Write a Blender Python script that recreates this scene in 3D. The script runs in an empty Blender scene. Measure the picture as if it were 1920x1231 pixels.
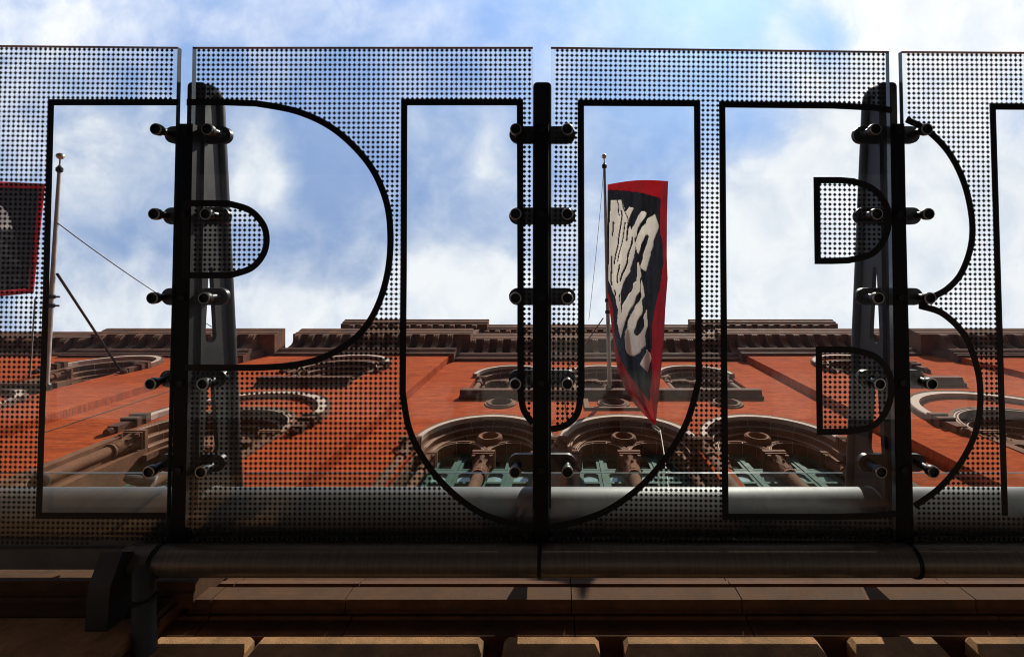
import bpy, math, random
from mathutils import Vector, Matrix
from mathutils.geometry import delaunay_2d_cdt

random.seed(7)
SC = bpy.context.scene
COL = SC.collection
R = math.radians
F = 853.33            # focal length in photograph pixels (16 mm lens, 1920 px wide)
VX, VY = 1050.0, 490.0   # where the zenith stands in the photograph
GROUND = -1.6         # the camera is the origin, street 1.6 m below it

# ------------------------------------------------------------------ camera
cam_d = bpy.data.cameras.new('camera')
cam_d.sensor_width = 36.0
cam_d.lens = 16.0
cam_d.shift_x = (960 - VX) / 1920
cam_d.shift_y = -(615.5 - VY) / 1920
cam_d.clip_start = 0.05
cam_d.clip_end = 2000
cam = bpy.data.objects.new('camera', cam_d)
COL.objects.link(cam)
cam.location = (0, 0, 0)
cam.rotation_euler = (math.pi, 0, 0)      # looks straight up, the facade at +Y shows at the bottom
SC.camera = cam

# ------------------------------------------------------------------ sun, sky, exposure
SUN = Vector((0.27, -0.54, 0.80)).normalized()   # towards the sun
SUN_EL = math.asin(SUN.z)
SUN_ROT = math.atan2(SUN.x, SUN.y)
sl = bpy.data.lights.new('sun', 'SUN')
sl.energy = 4.4
sl.angle = R(0.5)
sl.color = (1.0, 0.93, 0.82)
so = bpy.data.objects.new('sun', sl)
COL.objects.link(so)
so.location = (30, -20, 40)
so.rotation_euler = SUN.to_track_quat('Z', 'Y').to_euler()

SC.view_settings.view_transform = 'Standard'
SC.view_settings.look = 'None'
SC.view_settings.exposure = 0.5
SC.view_settings.gamma = 1.0
SC.view_settings.use_curve_mapping = False
SC.cycles.use_denoising = True
SC.cycles.filter_width = 1.05
SC.cycles.transparent_max_bounces = 24
SC.cycles.max_bounces = 8
SC.cycles.diffuse_bounces = 4
SC.cycles.glossy_bounces = 4
SC.cycles.caustics_reflective = False
SC.cycles.caustics_refractive = False
SC.cycles.sample_clamp_indirect = 4.0


class NT:
    """small helper for node trees"""
    def __init__(self, tree):
        self.t = tree
        tree.nodes.clear()

    def n(self, typ, **kw):
        nd = self.t.nodes.new(typ)
        for k, v in kw.items():
            if k == 'ins':
                for kk, vv in v.items():
                    s = nd.inputs[kk]
                    if hasattr(vv, 'is_output'):
                        self.t.links.new(vv, s)
                    else:
                        s.default_value = vv
            else:
                setattr(nd, k, v)
        return nd

    def m(self, op, a, b=0.0, c=None, clamp=False):
        nd = self.t.nodes.new('ShaderNodeMath')
        nd.operation = op
        nd.use_clamp = clamp
        for i, v in enumerate([a, b] + ([c] if c is not None else [])):
            if hasattr(v, 'is_output'):
                self.t.links.new(v, nd.inputs[i])
            else:
                nd.inputs[i].default_value = v
        return nd.outputs[0]

    def mix(self, fac, a, b, blend='MIX'):
        nd = self.t.nodes.new('ShaderNodeMix')
        nd.data_type = 'RGBA'
        nd.blend_type = blend
        for s, v in ((nd.inputs[0], fac), (nd.inputs[6], a), (nd.inputs[7], b)):
            if hasattr(v, 'is_output'):
                self.t.links.new(v, s)
            else:
                s.default_value = v if not isinstance(v, tuple) or len(v) == 4 else (*v, 1)
        return nd.outputs[2]

    def ramp(self, fac, stops):
        nd = self.t.nodes.new('ShaderNodeValToRGB')
        cr = nd.color_ramp
        while len(cr.elements) < len(stops):
            cr.elements.new(0.5)
        for e, (p, c) in zip(cr.elements, stops):
            e.position = p
            e.color = (c, c, c, 1) if not isinstance(c, tuple) else (*c, 1)
        self.t.links.new(fac, nd.inputs[0])
        return nd.outputs[0]


world = bpy.data.worlds.new('World')
SC.world = world
world.use_nodes = True
w = NT(world.node_tree)
sky = w.n('ShaderNodeTexSky', sky_type='NISHITA', sun_disc=False, sun_elevation=SUN_EL,
          sun_rotation=SUN_ROT, altitude=10.0, air_density=1.0, dust_density=0.25, ozone_density=2.2)
tc = w.n('ShaderNodeTexCoord')
sep = w.n('ShaderNodeSeparateXYZ', ins={0: tc.outputs['Generated']})
zc = w.m('MAXIMUM', sep.outputs[2], 0.06)
U = w.m('DIVIDE', sep.outputs[0], zc)
V = w.m('DIVIDE', sep.outputs[1], zc)
uv = w.n('ShaderNodeCombineXYZ', ins={0: U, 1: V, 2: 0.0}).outputs[0]
n1 = w.n('ShaderNodeTexNoise', ins={'Vector': uv, 'Scale': 2.6, 'Detail': 12.0, 'Roughness': 0.58, 'Distortion': 0.5})
n2 = w.n('ShaderNodeTexNoise', ins={'Vector': uv, 'Scale': 8.0, 'Detail': 12.0, 'Roughness': 0.56, 'Distortion': 0.35})
wisp = w.n('ShaderNodeTexNoise', ins={'Vector': w.n('ShaderNodeMapping', ins={'Vector': uv, 'Rotation': (0, 0, 0.7), 'Scale': (2.2, 9.0, 1.0)}).outputs[0], 'Scale': 1.6, 'Detail': 12.0, 'Roughness': 0.64, 'Distortion': 0.6})
# broad banks of cloud and clear air, placed by direction in the sky
BANKS = [(1760, 480, 380, 420, .42), (1730, 40, 200, 90, .34), (1450, 420, 150, 200, .24), (865, 545, 110, 80, .55),
         (485, 320, 60, 110, .34), (150, 330, 60, 170, .12), (1560, 70, 90, 60, -.30), (1380, 60, 90, 60, -.14), (930, 300, 60, 90, .14), (100, 40, 190, 80, .20), (1230, 570, 170, 120, .42),
         (560, 40, 240, 60, .08), (260, 330, 120, 160, .04), (90, 230, 110, 90, .10), (450, 600, 420, 70, .24),
         (1260, 215, 170, 125, -.24), (640, 260, 110, 170, -.10), (290, 440, 170, 130, -.05), (1440, 265, 60, 60, -.16),
         (1900, 250, 60, 80, -.20), (340, 150, 90, 70, -.12), (860, 150, 150, 70, -.05), (1230, 380, 90, 60, -.14)]
acc = 0.0
for (px, py, rx, ry, amp) in BANKS:
    du = w.m('MULTIPLY', w.m('SUBTRACT', U, (px - VX) / F), F / rx)
    dv = w.m('MULTIPLY', w.m('SUBTRACT', V, (py - VY) / F), F / ry)
    d2 = w.m('ADD', w.m('MULTIPLY', du, du), w.m('MULTIPLY', dv, dv))
    g = w.m('MULTIPLY', w.m('EXPONENT', w.m('MULTIPLY', d2, -1.0)), amp)
    acc = w.m('ADD', acc, g)
nz = w.m('ADD', w.m('ADD', w.m('MULTIPLY', n1.outputs[0], 0.62), w.m('MULTIPLY', n2.outputs[0], 0.34)), w.m('MULTIPLY', w.m('SUBTRACT', wisp.outputs[0], 0.42), 0.08))
dens = w.m('ADD', nz, acc)
cf = w.ramp(dens, [(0.38, 0.24), (0.50, 0.42), (0.60, 0.64), (0.68, 0.90), (0.80, 1.0)])
shade = w.ramp(n2.outputs[0], [(0.34, (0.80, 0.84, 0.90)), (0.60, (1.0, 1.0, 1.0))])
cloud = w.mix(1.0, shade, (6.6, 6.75, 7.0), 'MULTIPLY')
skyc = w.mix(1.0, sky.outputs[0], (0.84, 1.24, 1.50), 'MULTIPLY')
colr = w.mix(cf, skyc, cloud)
bg = w.n('ShaderNodeBackground', ins={'Color': colr, 'Strength': 0.112})
wo = w.n('ShaderNodeOutputWorld', ins={0: bg.outputs[0]})


# ------------------------------------------------------------------ materials
def pmat(name, base, rough=0.6, metal=0.0, var=0.25, scale=3.0, bump=0.0, bscale=40.0, spec=0.5, stretch=None, dirt=None):
    mt = bpy.data.materials.new(name)
    mt.use_nodes = True
    t = NT(mt.node_tree)
    co = t.n('ShaderNodeTexCoord').outputs['Object']
    geo = t.n('ShaderNodeNewGeometry')
    vec = geo.outputs['Position']
    if stretch:
        vec = t.n('ShaderNodeMapping', ins={'Vector': vec, 'Scale': stretch}).outputs[0]
    a = t.n('ShaderNodeTexNoise', ins={'Vector': vec, 'Scale': scale, 'Detail': 6.0, 'Roughness': 0.6})
    lo = tuple(c * (1 - var) for c in base)
    hi = tuple(min(1, c * (1 + var)) for c in base)
    c = t.ramp(a.outputs[0], [(0.32, lo), (0.68, hi)])
    if dirt:
        b = t.n('ShaderNodeTexNoise', ins={'Vector': geo.outputs['Position'], 'Scale': dirt[1], 'Detail': 7.0, 'Roughness': 0.7})
        f = t.ramp(b.outputs[0], [(0.45, 0.0), (0.7, dirt[2])])
        c = t.mix(f, c, dirt[0])
    p = t.n('ShaderNodeBsdfPrincipled', ins={'Base Color': c, 'Roughness': rough, 'Metallic': metal, 'Specular IOR Level': spec})
    rr = t.ramp(a.outputs[0], [(0.3, max(0.02, rough * 0.85)), (0.7, min(1, rough * 1.15))])
    t.t.links.new(rr, p.inputs['Roughness'])
    if bump:
        bn = t.n('ShaderNodeTexNoise', ins={'Vector': vec, 'Scale': bscale, 'Detail': 5.0, 'Roughness': 0.65})
        bp = t.n('ShaderNodeBump', ins={'Height': bn.outputs[0], 'Strength': bump, 'Distance': 0.02})
        t.t.links.new(bp.outputs[0], p.inputs['Normal'])
    t.n('ShaderNodeOutputMaterial', ins={0: p.outputs[0]})
    return mt


def brick_mat():
    mt = bpy.data.materials.new('brick')
    mt.use_nodes = True
    t = NT(mt.node_tree)
    geo = t.n('ShaderNodeNewGeometry')
    s = t.n('ShaderNodeSeparateXYZ', ins={0: geo.outputs['Position']})
    h = t.m('ADD', s.outputs[0], s.outputs[1])
    vec = t.n('ShaderNodeCombineXYZ', ins={0: h, 1: s.outputs[2], 2: 0.0}).outputs[0]
    br = t.n('ShaderNodeTexBrick', offset=0.5, ins={'Vector': vec, 'Color1': (0.56, 0.110, 0.025, 1), 'Color2': (0.37, 0.060, 0.016, 1),
             'Mortar': (0.24, 0.062, 0.028, 1), 'Scale': 1.0, 'Mortar Size': 0.006, 'Mortar Smooth': 0.2, 'Bias': -0.1,
             'Brick Width': 0.21, 'Row Height': 0.072})
    big = t.n('ShaderNodeTexNoise', ins={'Vector': vec, 'Scale': 0.45, 'Detail': 6.0, 'Roughness': 0.65})
    stv = t.n('ShaderNodeMapping', ins={'Vector': vec, 'Scale': (0.35, 2.6, 1.0)}).outputs[0]
    st = t.n('ShaderNodeTexNoise', ins={'Vector': stv, 'Scale': 1.6, 'Detail': 8.0, 'Roughness': 0.72})
    m1 = t.mix(t.ramp(big.outputs[0], [(0.35, 0.0), (0.7, 0.55)]), br.outputs[0], (0.34, 0.054, 0.017, 1))
    m2 = t.mix(t.ramp(st.outputs[0], [(0.42, 0.0), (0.66, 0.6)]), m1, (0.17, 0.034, 0.015, 1))
    ef = t.n('ShaderNodeTexNoise', ins={'Vector': vec, 'Scale': 3.1, 'Detail': 6.0, 'Roughness': 0.75})
    m3 = t.mix(t.ramp(ef.outputs[0], [(0.60, 0.0), (0.80, 0.4)]), m2, (0.52, 0.19, 0.10, 1))
    fv = t.n('ShaderNodeMapping', ins={'Vector': vec, 'Scale': (1.1, 9.0, 1.0)}).outputs[0]
    fn = t.n('ShaderNodeTexNoise', ins={'Vector': fv, 'Scale': 1.7, 'Detail': 4.0, 'Roughness': 0.7})
    m3 = t.mix(t.ramp(fn.outputs[0], [(0.46, 0.0), (0.70, 0.55)]), m3, (0.19, 0.038, 0.016, 1))
    so_ = t.n('ShaderNodeTexNoise', ins={'Vector': t.n('ShaderNodeMapping', ins={'Vector': vec, 'Scale': (1.2, 0.22, 1.0)}).outputs[0], 'Scale': 1.0, 'Detail': 8.0, 'Roughness': 0.65})
    m3 = t.mix(t.ramp(so_.outputs[0], [(0.55, 0.0), (0.80, 0.55)]), m3, (0.10, 0.035, 0.022, 1))
    p = t.n('ShaderNodeBsdfPrincipled', ins={'Base Color': m3, 'Roughness': 0.95, 'Specular IOR Level': 0.04})
    bp = t.n('ShaderNodeBump', ins={'Height': br.outputs[1], 'Strength': 0.5, 'Distance': 0.008})
    bp.invert = True
    t.t.links.new(bp.outputs[0], p.inputs['Normal'])
    t.n('ShaderNodeOutputMaterial', ins={0: p.outputs[0]})
    return mt


def glass_mat(name, tint, edge_rough=0.0, haze=None):
    mt = bpy.data.materials.new(name)
    mt.use_nodes = True
    t = NT(mt.node_tree)
    geo = t.n('ShaderNodeNewGeometry')
    ior = t.m('ADD', 1.5, t.m('MULTIPLY', geo.outputs['Backfacing'], -0.8333))
    fr = t.n('ShaderNodeFresnel', ins={'IOR': ior})
    tr = t.n('ShaderNodeBsdfTransparent', ins={'Color': (*tint, 1)})
    gl = t.n('ShaderNodeBsdfGlossy', ins={'Color': (1, 1, 1, 1), 'Roughness': edge_rough})
    mx = t.n('ShaderNodeMixShader', ins={0: fr.outputs[0], 1: tr.outputs[0], 2: gl.outputs[0]})
    out = mx.outputs[0]
    if haze:
        nz_ = t.n('ShaderNodeTexNoise', ins={'Vector': geo.outputs['Position'], 'Scale': 1.3, 'Detail': 8.0, 'Roughness': 0.7})
        f = t.ramp(nz_.outputs[0], [(0.35, haze[1] * 0.4), (0.75, haze[1])])
        df = t.n('ShaderNodeBsdfDiffuse', ins={'Color': (*haze[0], 1)})
        out = t.n('ShaderNodeMixShader', ins={0: f, 1: out, 2: df.outputs[0]}).outputs[0]
    t.n('ShaderNodeOutputMaterial', ins={0: out})
    return mt


def cloth_mat(name, base, trans=0.35, var=0.2):
    mt = bpy.data.materials.new(name)
    mt.use_nodes = True
    t = NT(mt.node_tree)
    geo = t.n('ShaderNodeNewGeometry')
    a = t.n('ShaderNodeTexNoise', ins={'Vector': geo.outputs['Position'], 'Scale': 2.2, 'Detail': 7.0, 'Roughness': 0.7})
    c = t.ramp(a.outputs[0], [(0.3, tuple(x * (1 - var) for x in base)), (0.7, tuple(min(1, x * (1 + var)) for x in base))])
    d = t.n('ShaderNodeBsdfPrincipled', ins={'Base Color': c, 'Roughness': 0.75, 'Specular IOR Level': 0.3})
    wv = t.n('ShaderNodeTexNoise', ins={'Vector': geo.outputs['Position'], 'Scale': 5.0, 'Detail': 4.0})
    bp = t.n('ShaderNodeBump', ins={'Height': wv.outputs[0], 'Strength': 0.5, 'Distance': 0.12})
    t.t.links.new(bp.outputs[0], d.inputs['Normal'])
    tl = t.n('ShaderNodeBsdfTranslucent', ins={'Color': c})
    mx = t.n('ShaderNodeMixShader', ins={0: trans, 1: d.outputs[0], 2: tl.outputs[0]})
    t.n('ShaderNodeOutputMaterial', ins={0: mx.outputs[0]})
    return mt


M = {
    'brick': brick_mat(),
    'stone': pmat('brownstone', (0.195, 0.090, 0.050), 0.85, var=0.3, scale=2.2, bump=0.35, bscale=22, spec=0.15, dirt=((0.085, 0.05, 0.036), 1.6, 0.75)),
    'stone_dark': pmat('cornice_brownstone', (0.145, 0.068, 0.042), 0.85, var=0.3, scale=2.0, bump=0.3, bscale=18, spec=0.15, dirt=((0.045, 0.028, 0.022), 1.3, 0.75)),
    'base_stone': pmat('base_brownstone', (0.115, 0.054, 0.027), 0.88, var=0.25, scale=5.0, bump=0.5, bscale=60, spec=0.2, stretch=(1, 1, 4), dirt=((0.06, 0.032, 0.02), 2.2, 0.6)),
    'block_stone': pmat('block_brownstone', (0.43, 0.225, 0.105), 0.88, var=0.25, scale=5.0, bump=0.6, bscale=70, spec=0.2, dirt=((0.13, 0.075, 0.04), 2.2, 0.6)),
    'mortar': pmat('mortar', (0.48, 0.36, 0.28), 0.9, var=0.15),
    'green': pmat('green_painted_wood', (0.045, 0.105, 0.082), 0.7, var=0.2, scale=5, spec=0.15),
    'pane': pmat('window_pane', (0.012, 0.02, 0.02), 0.05, var=0.1, spec=0.9),
    'pane_sky_tint': pmat('sky_tinted_window_pane', (0.26, 0.37, 0.36), 0.08, var=0.12, scale=1.5, spec=0.9),  # pale sky reflection put into the base colour of the pane
    'black': pmat('black_painted_steel', (0.006, 0.006, 0.006), 0.6, var=0.2, scale=9, bump=0.04, bscale=120, spec=0.2),
    'arm': pmat('grey_painted_steel', (0.026, 0.025, 0.023), 0.5, metal=0.1, var=0.2, scale=4, bump=0.05, bscale=90, spec=0.3, stretch=(1, 1, 1)),
    'fitting': pmat('dark_cast_steel', (0.010, 0.0105, 0.010), 0.42, metal=0.1, var=0.25, scale=12, spec=0.3),
    'rim': pmat('bright_steel_rim', (0.42, 0.41, 0.36), 0.3, metal=0.9, var=0.1),
    'socket': pmat('dark_socket', (0.004, 0.004, 0.004), 0.6, var=0.1),
    'steel': pmat('brushed_steel', (0.105, 0.112, 0.112), 0.56, metal=0.6, var=0.10, scale=6, bump=0.06, bscale=60, stretch=(30, 1, 1), dirt=((0.06, 0.06, 0.055), 2.6, 0.6)),
    'gutter': pmat('bronze_painted_steel', (0.14, 0.118, 0.092), 0.38, metal=0.5, var=0.2, scale=3, bump=0.03, bscale=80, stretch=(14, 1, 1)),
    'beam': pmat('grey_steel_beam', (0.12, 0.12, 0.11), 0.6, var=0.2, scale=3, bump=0.05),
    'bracket_black': pmat('bracket_paint', (0.022, 0.022, 0.022), 0.55, var=0.25, scale=6, bump=0.06, bscale=80),
    'frit': pmat('black_frit', (0.012, 0.011, 0.010), 0.55, var=0.15, scale=2, spec=0.25),
    'glass': glass_mat('canopy_glass', (0.965, 0.975, 0.972), haze=((0.5, 0.52, 0.5), 0.007)),
    'glass_edge': pmat('polished_glass_edge', (0.10, 0.13, 0.125), 0.15, var=0.25, scale=7, spec=0.8),
    'rear_glass': glass_mat('rear_glass', (0.86, 0.93, 0.91), haze=((0.55, 0.6, 0.57), 0.12)),
    'pole': pmat('weathered_pole', (0.42, 0.39, 0.33), 0.5, metal=0.4, var=0.22, scale=4, stretch=(1, 1, 1)),
    'gold': pmat('pole_ball', (0.62, 0.55, 0.40), 0.3, metal=0.8, var=0.1),
    'rope': pmat('grey_rope', (0.16, 0.14, 0.12), 0.8, var=0.2),
    'white_rope': pmat('pale_rope', (0.62, 0.58, 0.5), 0.8, var=0.15),
    'red_cloth': cloth_mat('red_cloth', (0.62, 0.018, 0.034), 0.55),
    'black_cloth': cloth_mat('black_cloth', (0.018, 0.022, 0.028), 0.15),
    'white_cloth': cloth_mat('white_cloth', (0.90, 0.87, 0.80), 0.6, 0.08),
    'lens': pmat('lamp_lens', (0.5, 0.52, 0.5), 0.12, var=0.1, spec=0.9),
    'roof': pmat('roof_felt', (0.10, 0.10, 0.10), 0.9),
    'pavement': pmat('pavement_concrete', (0.27, 0.255, 0.235), 0.9, var=0.15, scale=1.5, bump=0.3),
    'road': pmat('asphalt', (0.04, 0.04, 0.041), 0.9, var=0.2, scale=2, bump=0.4),
    'opp': pmat('shade_building_stone', (0.42, 0.34, 0.27), 0.85, var=0.2, scale=0.6),
}

# ------------------------------------------------------------------ object helpers
WLOC = {}


def tag(o, label=None, cat=None, group=None, kind=None):
    for k, v in (('label', label), ('category', cat), ('group', group), ('kind', kind)):
        if v:
            o[k] = v
    return o


def empty(name, loc, label=None, cat=None, group=None):
    o = bpy.data.objects.new(name, None)
    o.empty_display_size = 0.2
    o.location = loc
    COL.objects.link(o)
    WLOC[o.name] = Vector(loc)
    return tag(o, label, cat, group)


def place(name, mesh, parent=None, loc=(0, 0, 0), rot=None):
    """link one object that shows a mesh; loc is a world position"""
    o = bpy.data.objects.new(name, mesh)
    COL.objects.link(o)
    wl = Vector(loc)
    if parent is not None:
        o.parent = parent
        o.location = wl - WLOC[parent.name]
    else:
        o.location = wl
    if rot:
        o.rotation_euler = rot
    WLOC[o.name] = wl
    return o


class MB:
    def __init__(self):
        self.v, self.f = [], []

    def add(self, vs, fs):
        b = len(self.v)
        self.v += [tuple(x) for x in vs]
        self.f += [tuple(b + i for i in f) for f in fs]
        return self

    def box(self, x0, x1, y0, y1, z0, z1):
        vs = [(x, y, z) for z in (z0, z1) for y in (y0, y1) for x in (x0, x1)]
        return self.add(vs, [(0, 2, 3, 1), (4, 5, 7, 6), (0, 1, 5, 4), (2, 6, 7, 3), (0, 4, 6, 2), (1, 3, 7, 5)])

    def cbox(self, x0, x1, y0, y1, z0, z1, c):
        """box with its four vertical and front edges chamfered (front = -Y)"""
        pr = [(x0 + c, y0), (x1 - c, y0), (x1, y0 + c), (x1, y1), (x0, y1), (x0, y0 + c)]
        n = 6
        vs = [(x, y, z0 + c) for x, y in pr] + [(x, y, z1 - c) for x, y in pr]
        inset = [(x0 + c * 1.4, y0 + c), (x1 - c * 1.4, y0 + c), (x1 - c, y0 + c * 1.4), (x1 - c, y1), (x0 + c, y1), (x0 + c, y0 + c * 1.4)]
        vs += [(x, y, z0) for x, y in inset] + [(x, y, z1) for x, y in inset]
        fs = []
        for i in range(n):
            j = (i + 1) % n
            fs += [(i, j, n + j, n + i), (2 * n + i, 2 * n + j, j, i), (n + i, n + j, 3 * n + j, 3 * n + i)]
        fs += [tuple(range(3 * n - 1, 2 * n - 1, -1)), tuple(range(3 * n, 4 * n))]
        return self.add(vs, fs)

    def prism(self, poly, axis, a0, a1):
        """poly in the two other axes, in order"""
        def P(p, a):
            if axis == 'x':
                return (a, p[0], p[1])
            if axis == 'y':
                return (p[0], a, p[1])
            return (p[0], p[1], a)
        n = len(poly)
        vs = [P(p, a0) for p in poly] + [P(p, a1) for p in poly]
        fs = [(i, (i + 1) % n, n + (i + 1) % n, n + i) for i in range(n)]
        fs += [tuple(range(n - 1, -1, -1)), tuple(range(n, 2 * n))]
        return self.add(vs, fs)

    def tube(self, pts, r, n=12, caps=True):
        pts = [Vector(p) for p in pts]
        rs = r if isinstance(r, (list, tuple)) else [r] * len(pts)
        up = None
        rings = []
        for i, p in enumerate(pts):
            d = (pts[min(i + 1, len(pts) - 1)] - pts[max(i - 1, 0)]).normalized()
            if up is None:
                up = d.orthogonal().normalized()
            else:
                up = (up - d * up.dot(d)).normalized()
            s = d.cross(up)
            rings.append([p + (up * math.cos(a) + s * math.sin(a)) * rs[i] for a in [2 * math.pi * k / n for k in range(n)]])
        vs = [v for rg in rings for v in rg]
        fs = []
        for i in range(len(pts) - 1):
            for k in range(n):
                fs.append((i * n + k, i * n + (k + 1) % n, (i + 1) * n + (k + 1) % n, (i + 1) * n + k))
        if caps:
            fs += [tuple(range(n - 1, -1, -1)), tuple(range((len(pts) - 1) * n, len(pts) * n))]
        return self.add(vs, fs)

    def lathe(self, prof, c, axis='z', n=16):
        """prof of (radius, distance along axis)"""
        cx, cy, cz = c
        vs = []
        for r, h in prof:
            for k in range(n):
                a = 2 * math.pi * k / n
                x, y = r * math.cos(a), r * math.sin(a)
                vs.append((cx + x, cy + y, cz + h) if axis == 'z' else ((cx + x, cy + h, cz + y) if axis == 'y' else (cx + h, cy + x, cz + y)))
        fs = []
        for i in range(len(prof) - 1):
            for k in range(n):
                fs.append((i * n + k, i * n + (k + 1) % n, (i + 1) * n + (k + 1) % n, (i + 1) * n + k))
        fs += [tuple(range(n - 1, -1, -1)), tuple(range((len(prof) - 1) * n, len(prof) * n))]
        return self.add(vs, fs)

    def arc(self, prof, cx, cz, a0, a1, n, closed=False):
        """sweep a closed profile of (radius, y) round the y axis through (cx, cz)"""
        m = len(prof)
        vs = []
        cnt = n if closed else n + 1
        for i in range(cnt):
            a = a0 + (a1 - a0) * i / n
            for r, y in prof:
                vs.append((cx + r * math.cos(a), y, cz + r * math.sin(a)))
        fs = []
        for i in range(n):
            j = (i + 1) % cnt
            for k in range(m):
                fs.append((i * m + k, i * m + (k + 1) % m, j * m + (k + 1) % m, j * m + k))
        if not closed:
            fs += [tuple(range(m)), tuple(range(n * m + m - 1, n * m - 1, -1))]
        return self.add(vs, fs)

    def mesh(self, name, mat, smooth=None):
        me = bpy.data.meshes.new(name)
        me.from_pydata(self.v, [], self.f)
        import bmesh
        bm = bmesh.new()
        bm.from_mesh(me)
        bmesh.ops.recalc_face_normals(bm, faces=bm.faces)
        bm.to_mesh(me)
        bm.free()
        for mt in (mat if isinstance(mat, list) else [mat]):
            me.materials.append(mt)
        if smooth is not None:
            me.polygons.foreach_set('use_smooth', [True] * len(me.polygons))
            me.set_sharp_from_angle(angle=R(smooth))
        return me

    def build(self, name, mat, parent=None, smooth=None, origin=None):
        if parent is not None and origin is None:
            org = WLOC[parent.name]
        elif origin is not None:
            org = Vector(origin)
        else:
            xs, ys, zs = zip(*self.v)
            org = Vector(((min(xs) + max(xs)) / 2, (min(ys) + max(ys)) / 2, min(zs)))
        self.v = [(x - org.x, y - org.y, z - org.z) for x, y, z in self.v]
        return place(name, self.mesh(name, mat, smooth), parent, org)


def in_poly(p, poly):
    x, y = p
    ins = False
    j = len(poly) - 1
    for i in range(len(poly)):
        xi, yi = poly[i]
        xj, yj = poly[j]
        if (yi > y) != (yj > y) and x < (xj - xi) * (y - yi) / (yj - yi) + xi:
            ins = not ins
        j = i
    return ins


def plate(mb, outer, holes, a0, a1, axis='y', back=True):
    """a plate with holes: outline and holes in (x, z), from y=a0 to y=a1 (or in (y, z) along x)"""
    vs, es = [], []
    for loop in [outer] + holes:
        b = len(vs)
        vs += [Vector(p) for p in loop]
        es += [(b + i, b + (i + 1) % len(loop)) for i in range(len(loop))]
    r = delaunay_2d_cdt(vs, es, [], 0, 1e-5)
    ov, of = r[0], r[2]
    keep = []
    for f in of:
        c = sum((ov[i] for i in f), Vector((0, 0))) / len(f)
        if in_poly(c, outer) and not any(in_poly(c, h) for h in holes):
            keep.append(tuple(f))

    def P(p, a):
        return (p[0], a, p[1]) if axis == 'y' else (a, p[0], p[1])
    n = len(ov)
    fs = list(keep)
    av = [P(v, a0) for v in ov] + [P(v, a1) for v in ov]
    if back:
        fs += [tuple(n + i for i in reversed(f)) for f in keep]
    from collections import Counter
    cnt = Counter()
    for f in keep:
        for i in range(len(f)):
            cnt[tuple(sorted((f[i], f[(i + 1) % len(f)])))] += 1
    fs += [(a, b, n + b, n + a) for (a, b), c in cnt.items() if c == 1]
    mb.add(av, fs)
    return mb


def arch_loop(cx, zs, r, zb, n=20):
    return [(cx + r, zb)] + [(cx + r * math.cos(math.pi * i / n), zs + r * math.sin(math.pi * i / n)) for i in range(n + 1)] + [(cx - r, zb)]


def tympanum_loop(cx, zs, R_, zb, subs, n=24):
    """half-round panel whose foot is notched by smaller arches (centre, spring, radius)"""
    pts = [(cx + R_, zb)] + [(cx + R_ * math.cos(math.pi * i / n), zs + R_ * math.sin(math.pi * i / n)) for i in range(n + 1)] + [(cx - R_, zb)]
    for c, z, r in sorted(subs):
        pts += [(c - r, zb)] + [(c + r * math.cos(math.pi * (1 - i / 14)), z + r * math.sin(math.pi * (1 - i / 14))) for i in range(15)] + [(c + r, zb)]
    return pts


def circ(cx, cz, r, n=24):
    return [(cx + r * math.cos(2 * math.pi * i / n), cz + r * math.sin(2 * math.pi * i / n)) for i in range(n)]


def at(px, py, Z):
    return Vector(((px - VX) * Z / F, (py - VY) * Z / F, Z))


# ================================================================== the setting
g = MB().box(-160, 160, -160, 160, GROUND - 0.6, GROUND - 0.13)
tag(g.build('road', M['road']), kind='structure')
p_ = MB().box(-60, 60, -2.6, 3.7, GROUND - 0.124, GROUND)
tag(p_.build('pavement', M['pavement']), kind='structure')

# ================================================================== the building
XC = 1.70
DC, DP, DW = 4.50, 4.22, 4.00
B = empty('brick_building', (XC, 8.0, GROUND),
          'red brick building with brownstone arches, columns and a heavy bracketed cornice behind the glass canopy', 'building')
SP = 3.58            # bays of the middle
E1, E2, E3 = 6.66, 15.05, 34.0
PW, WW = 10.45, 18.85

# --- walls with their openings
bigR, bigZ = 1.60, 11.26
upR, upZ = 1.36, 17.70
holes = []
for k in (-1, 0, 1):
    cx = XC + k * SP
    holes.append(arch_loop(cx, bigZ, bigR, 6.0))
    holes.append(arch_loop(cx, upZ, upR, 15.25))
    holes.append(circ(cx, 14.43, 0.42))
mb = MB()
plate(mb, [(XC - E1, 5.5), (XC + E1, 5.5), (XC + E1, 20.9), (XC - E1, 20.9)], holes, DC, DC + 0.45)
mb.build('wall', M['brick'], B)
for s in (-1, 1):
    xa, xb = sorted((XC + s * E1, XC + s * E2))
    hs = [arch_loop(XC + s * PW, 18.0, 1.45, 15.75), arch_loop(XC + s * PW, 11.2, 1.78, 6.0)]
    plate(MB(), [(xa, 5.5), (xb, 5.5), (xb, 20.6), (xa, 20.6)], hs, DP, DP + 0.73 - 0.002).build('wall', M['brick'], B)
    xa, xb = sorted((XC + s * E2, XC + s * E3))
    hs = [arch_loop(XC + s * WW, 16.9, 1.25, 14.15), arch_loop(XC + s * 25.6, 16.9, 1.25, 14.15),
          arch_loop(XC + s * WW, 11.2, 1.5, 6.0), arch_loop(XC + s * 25.6, 11.2, 1.5, 6.0)]
    plate(MB(), [(xa, 5.5), (xb, 5.5), (xb, 19.2), (xa, 19.2)], hs, DW, DW + 0.95 - 0.004).build('wall', M['brick'], B)
core = MB()
core.box(XC - E3, XC + E3, 5.6, 16, GROUND, 19.0)
core.box(XC - 13.8, XC + 13.8, 5.63, 15.97, 19.003, 22.4)
core.build('wall', M['roof'], B)
attic = MB()
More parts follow.
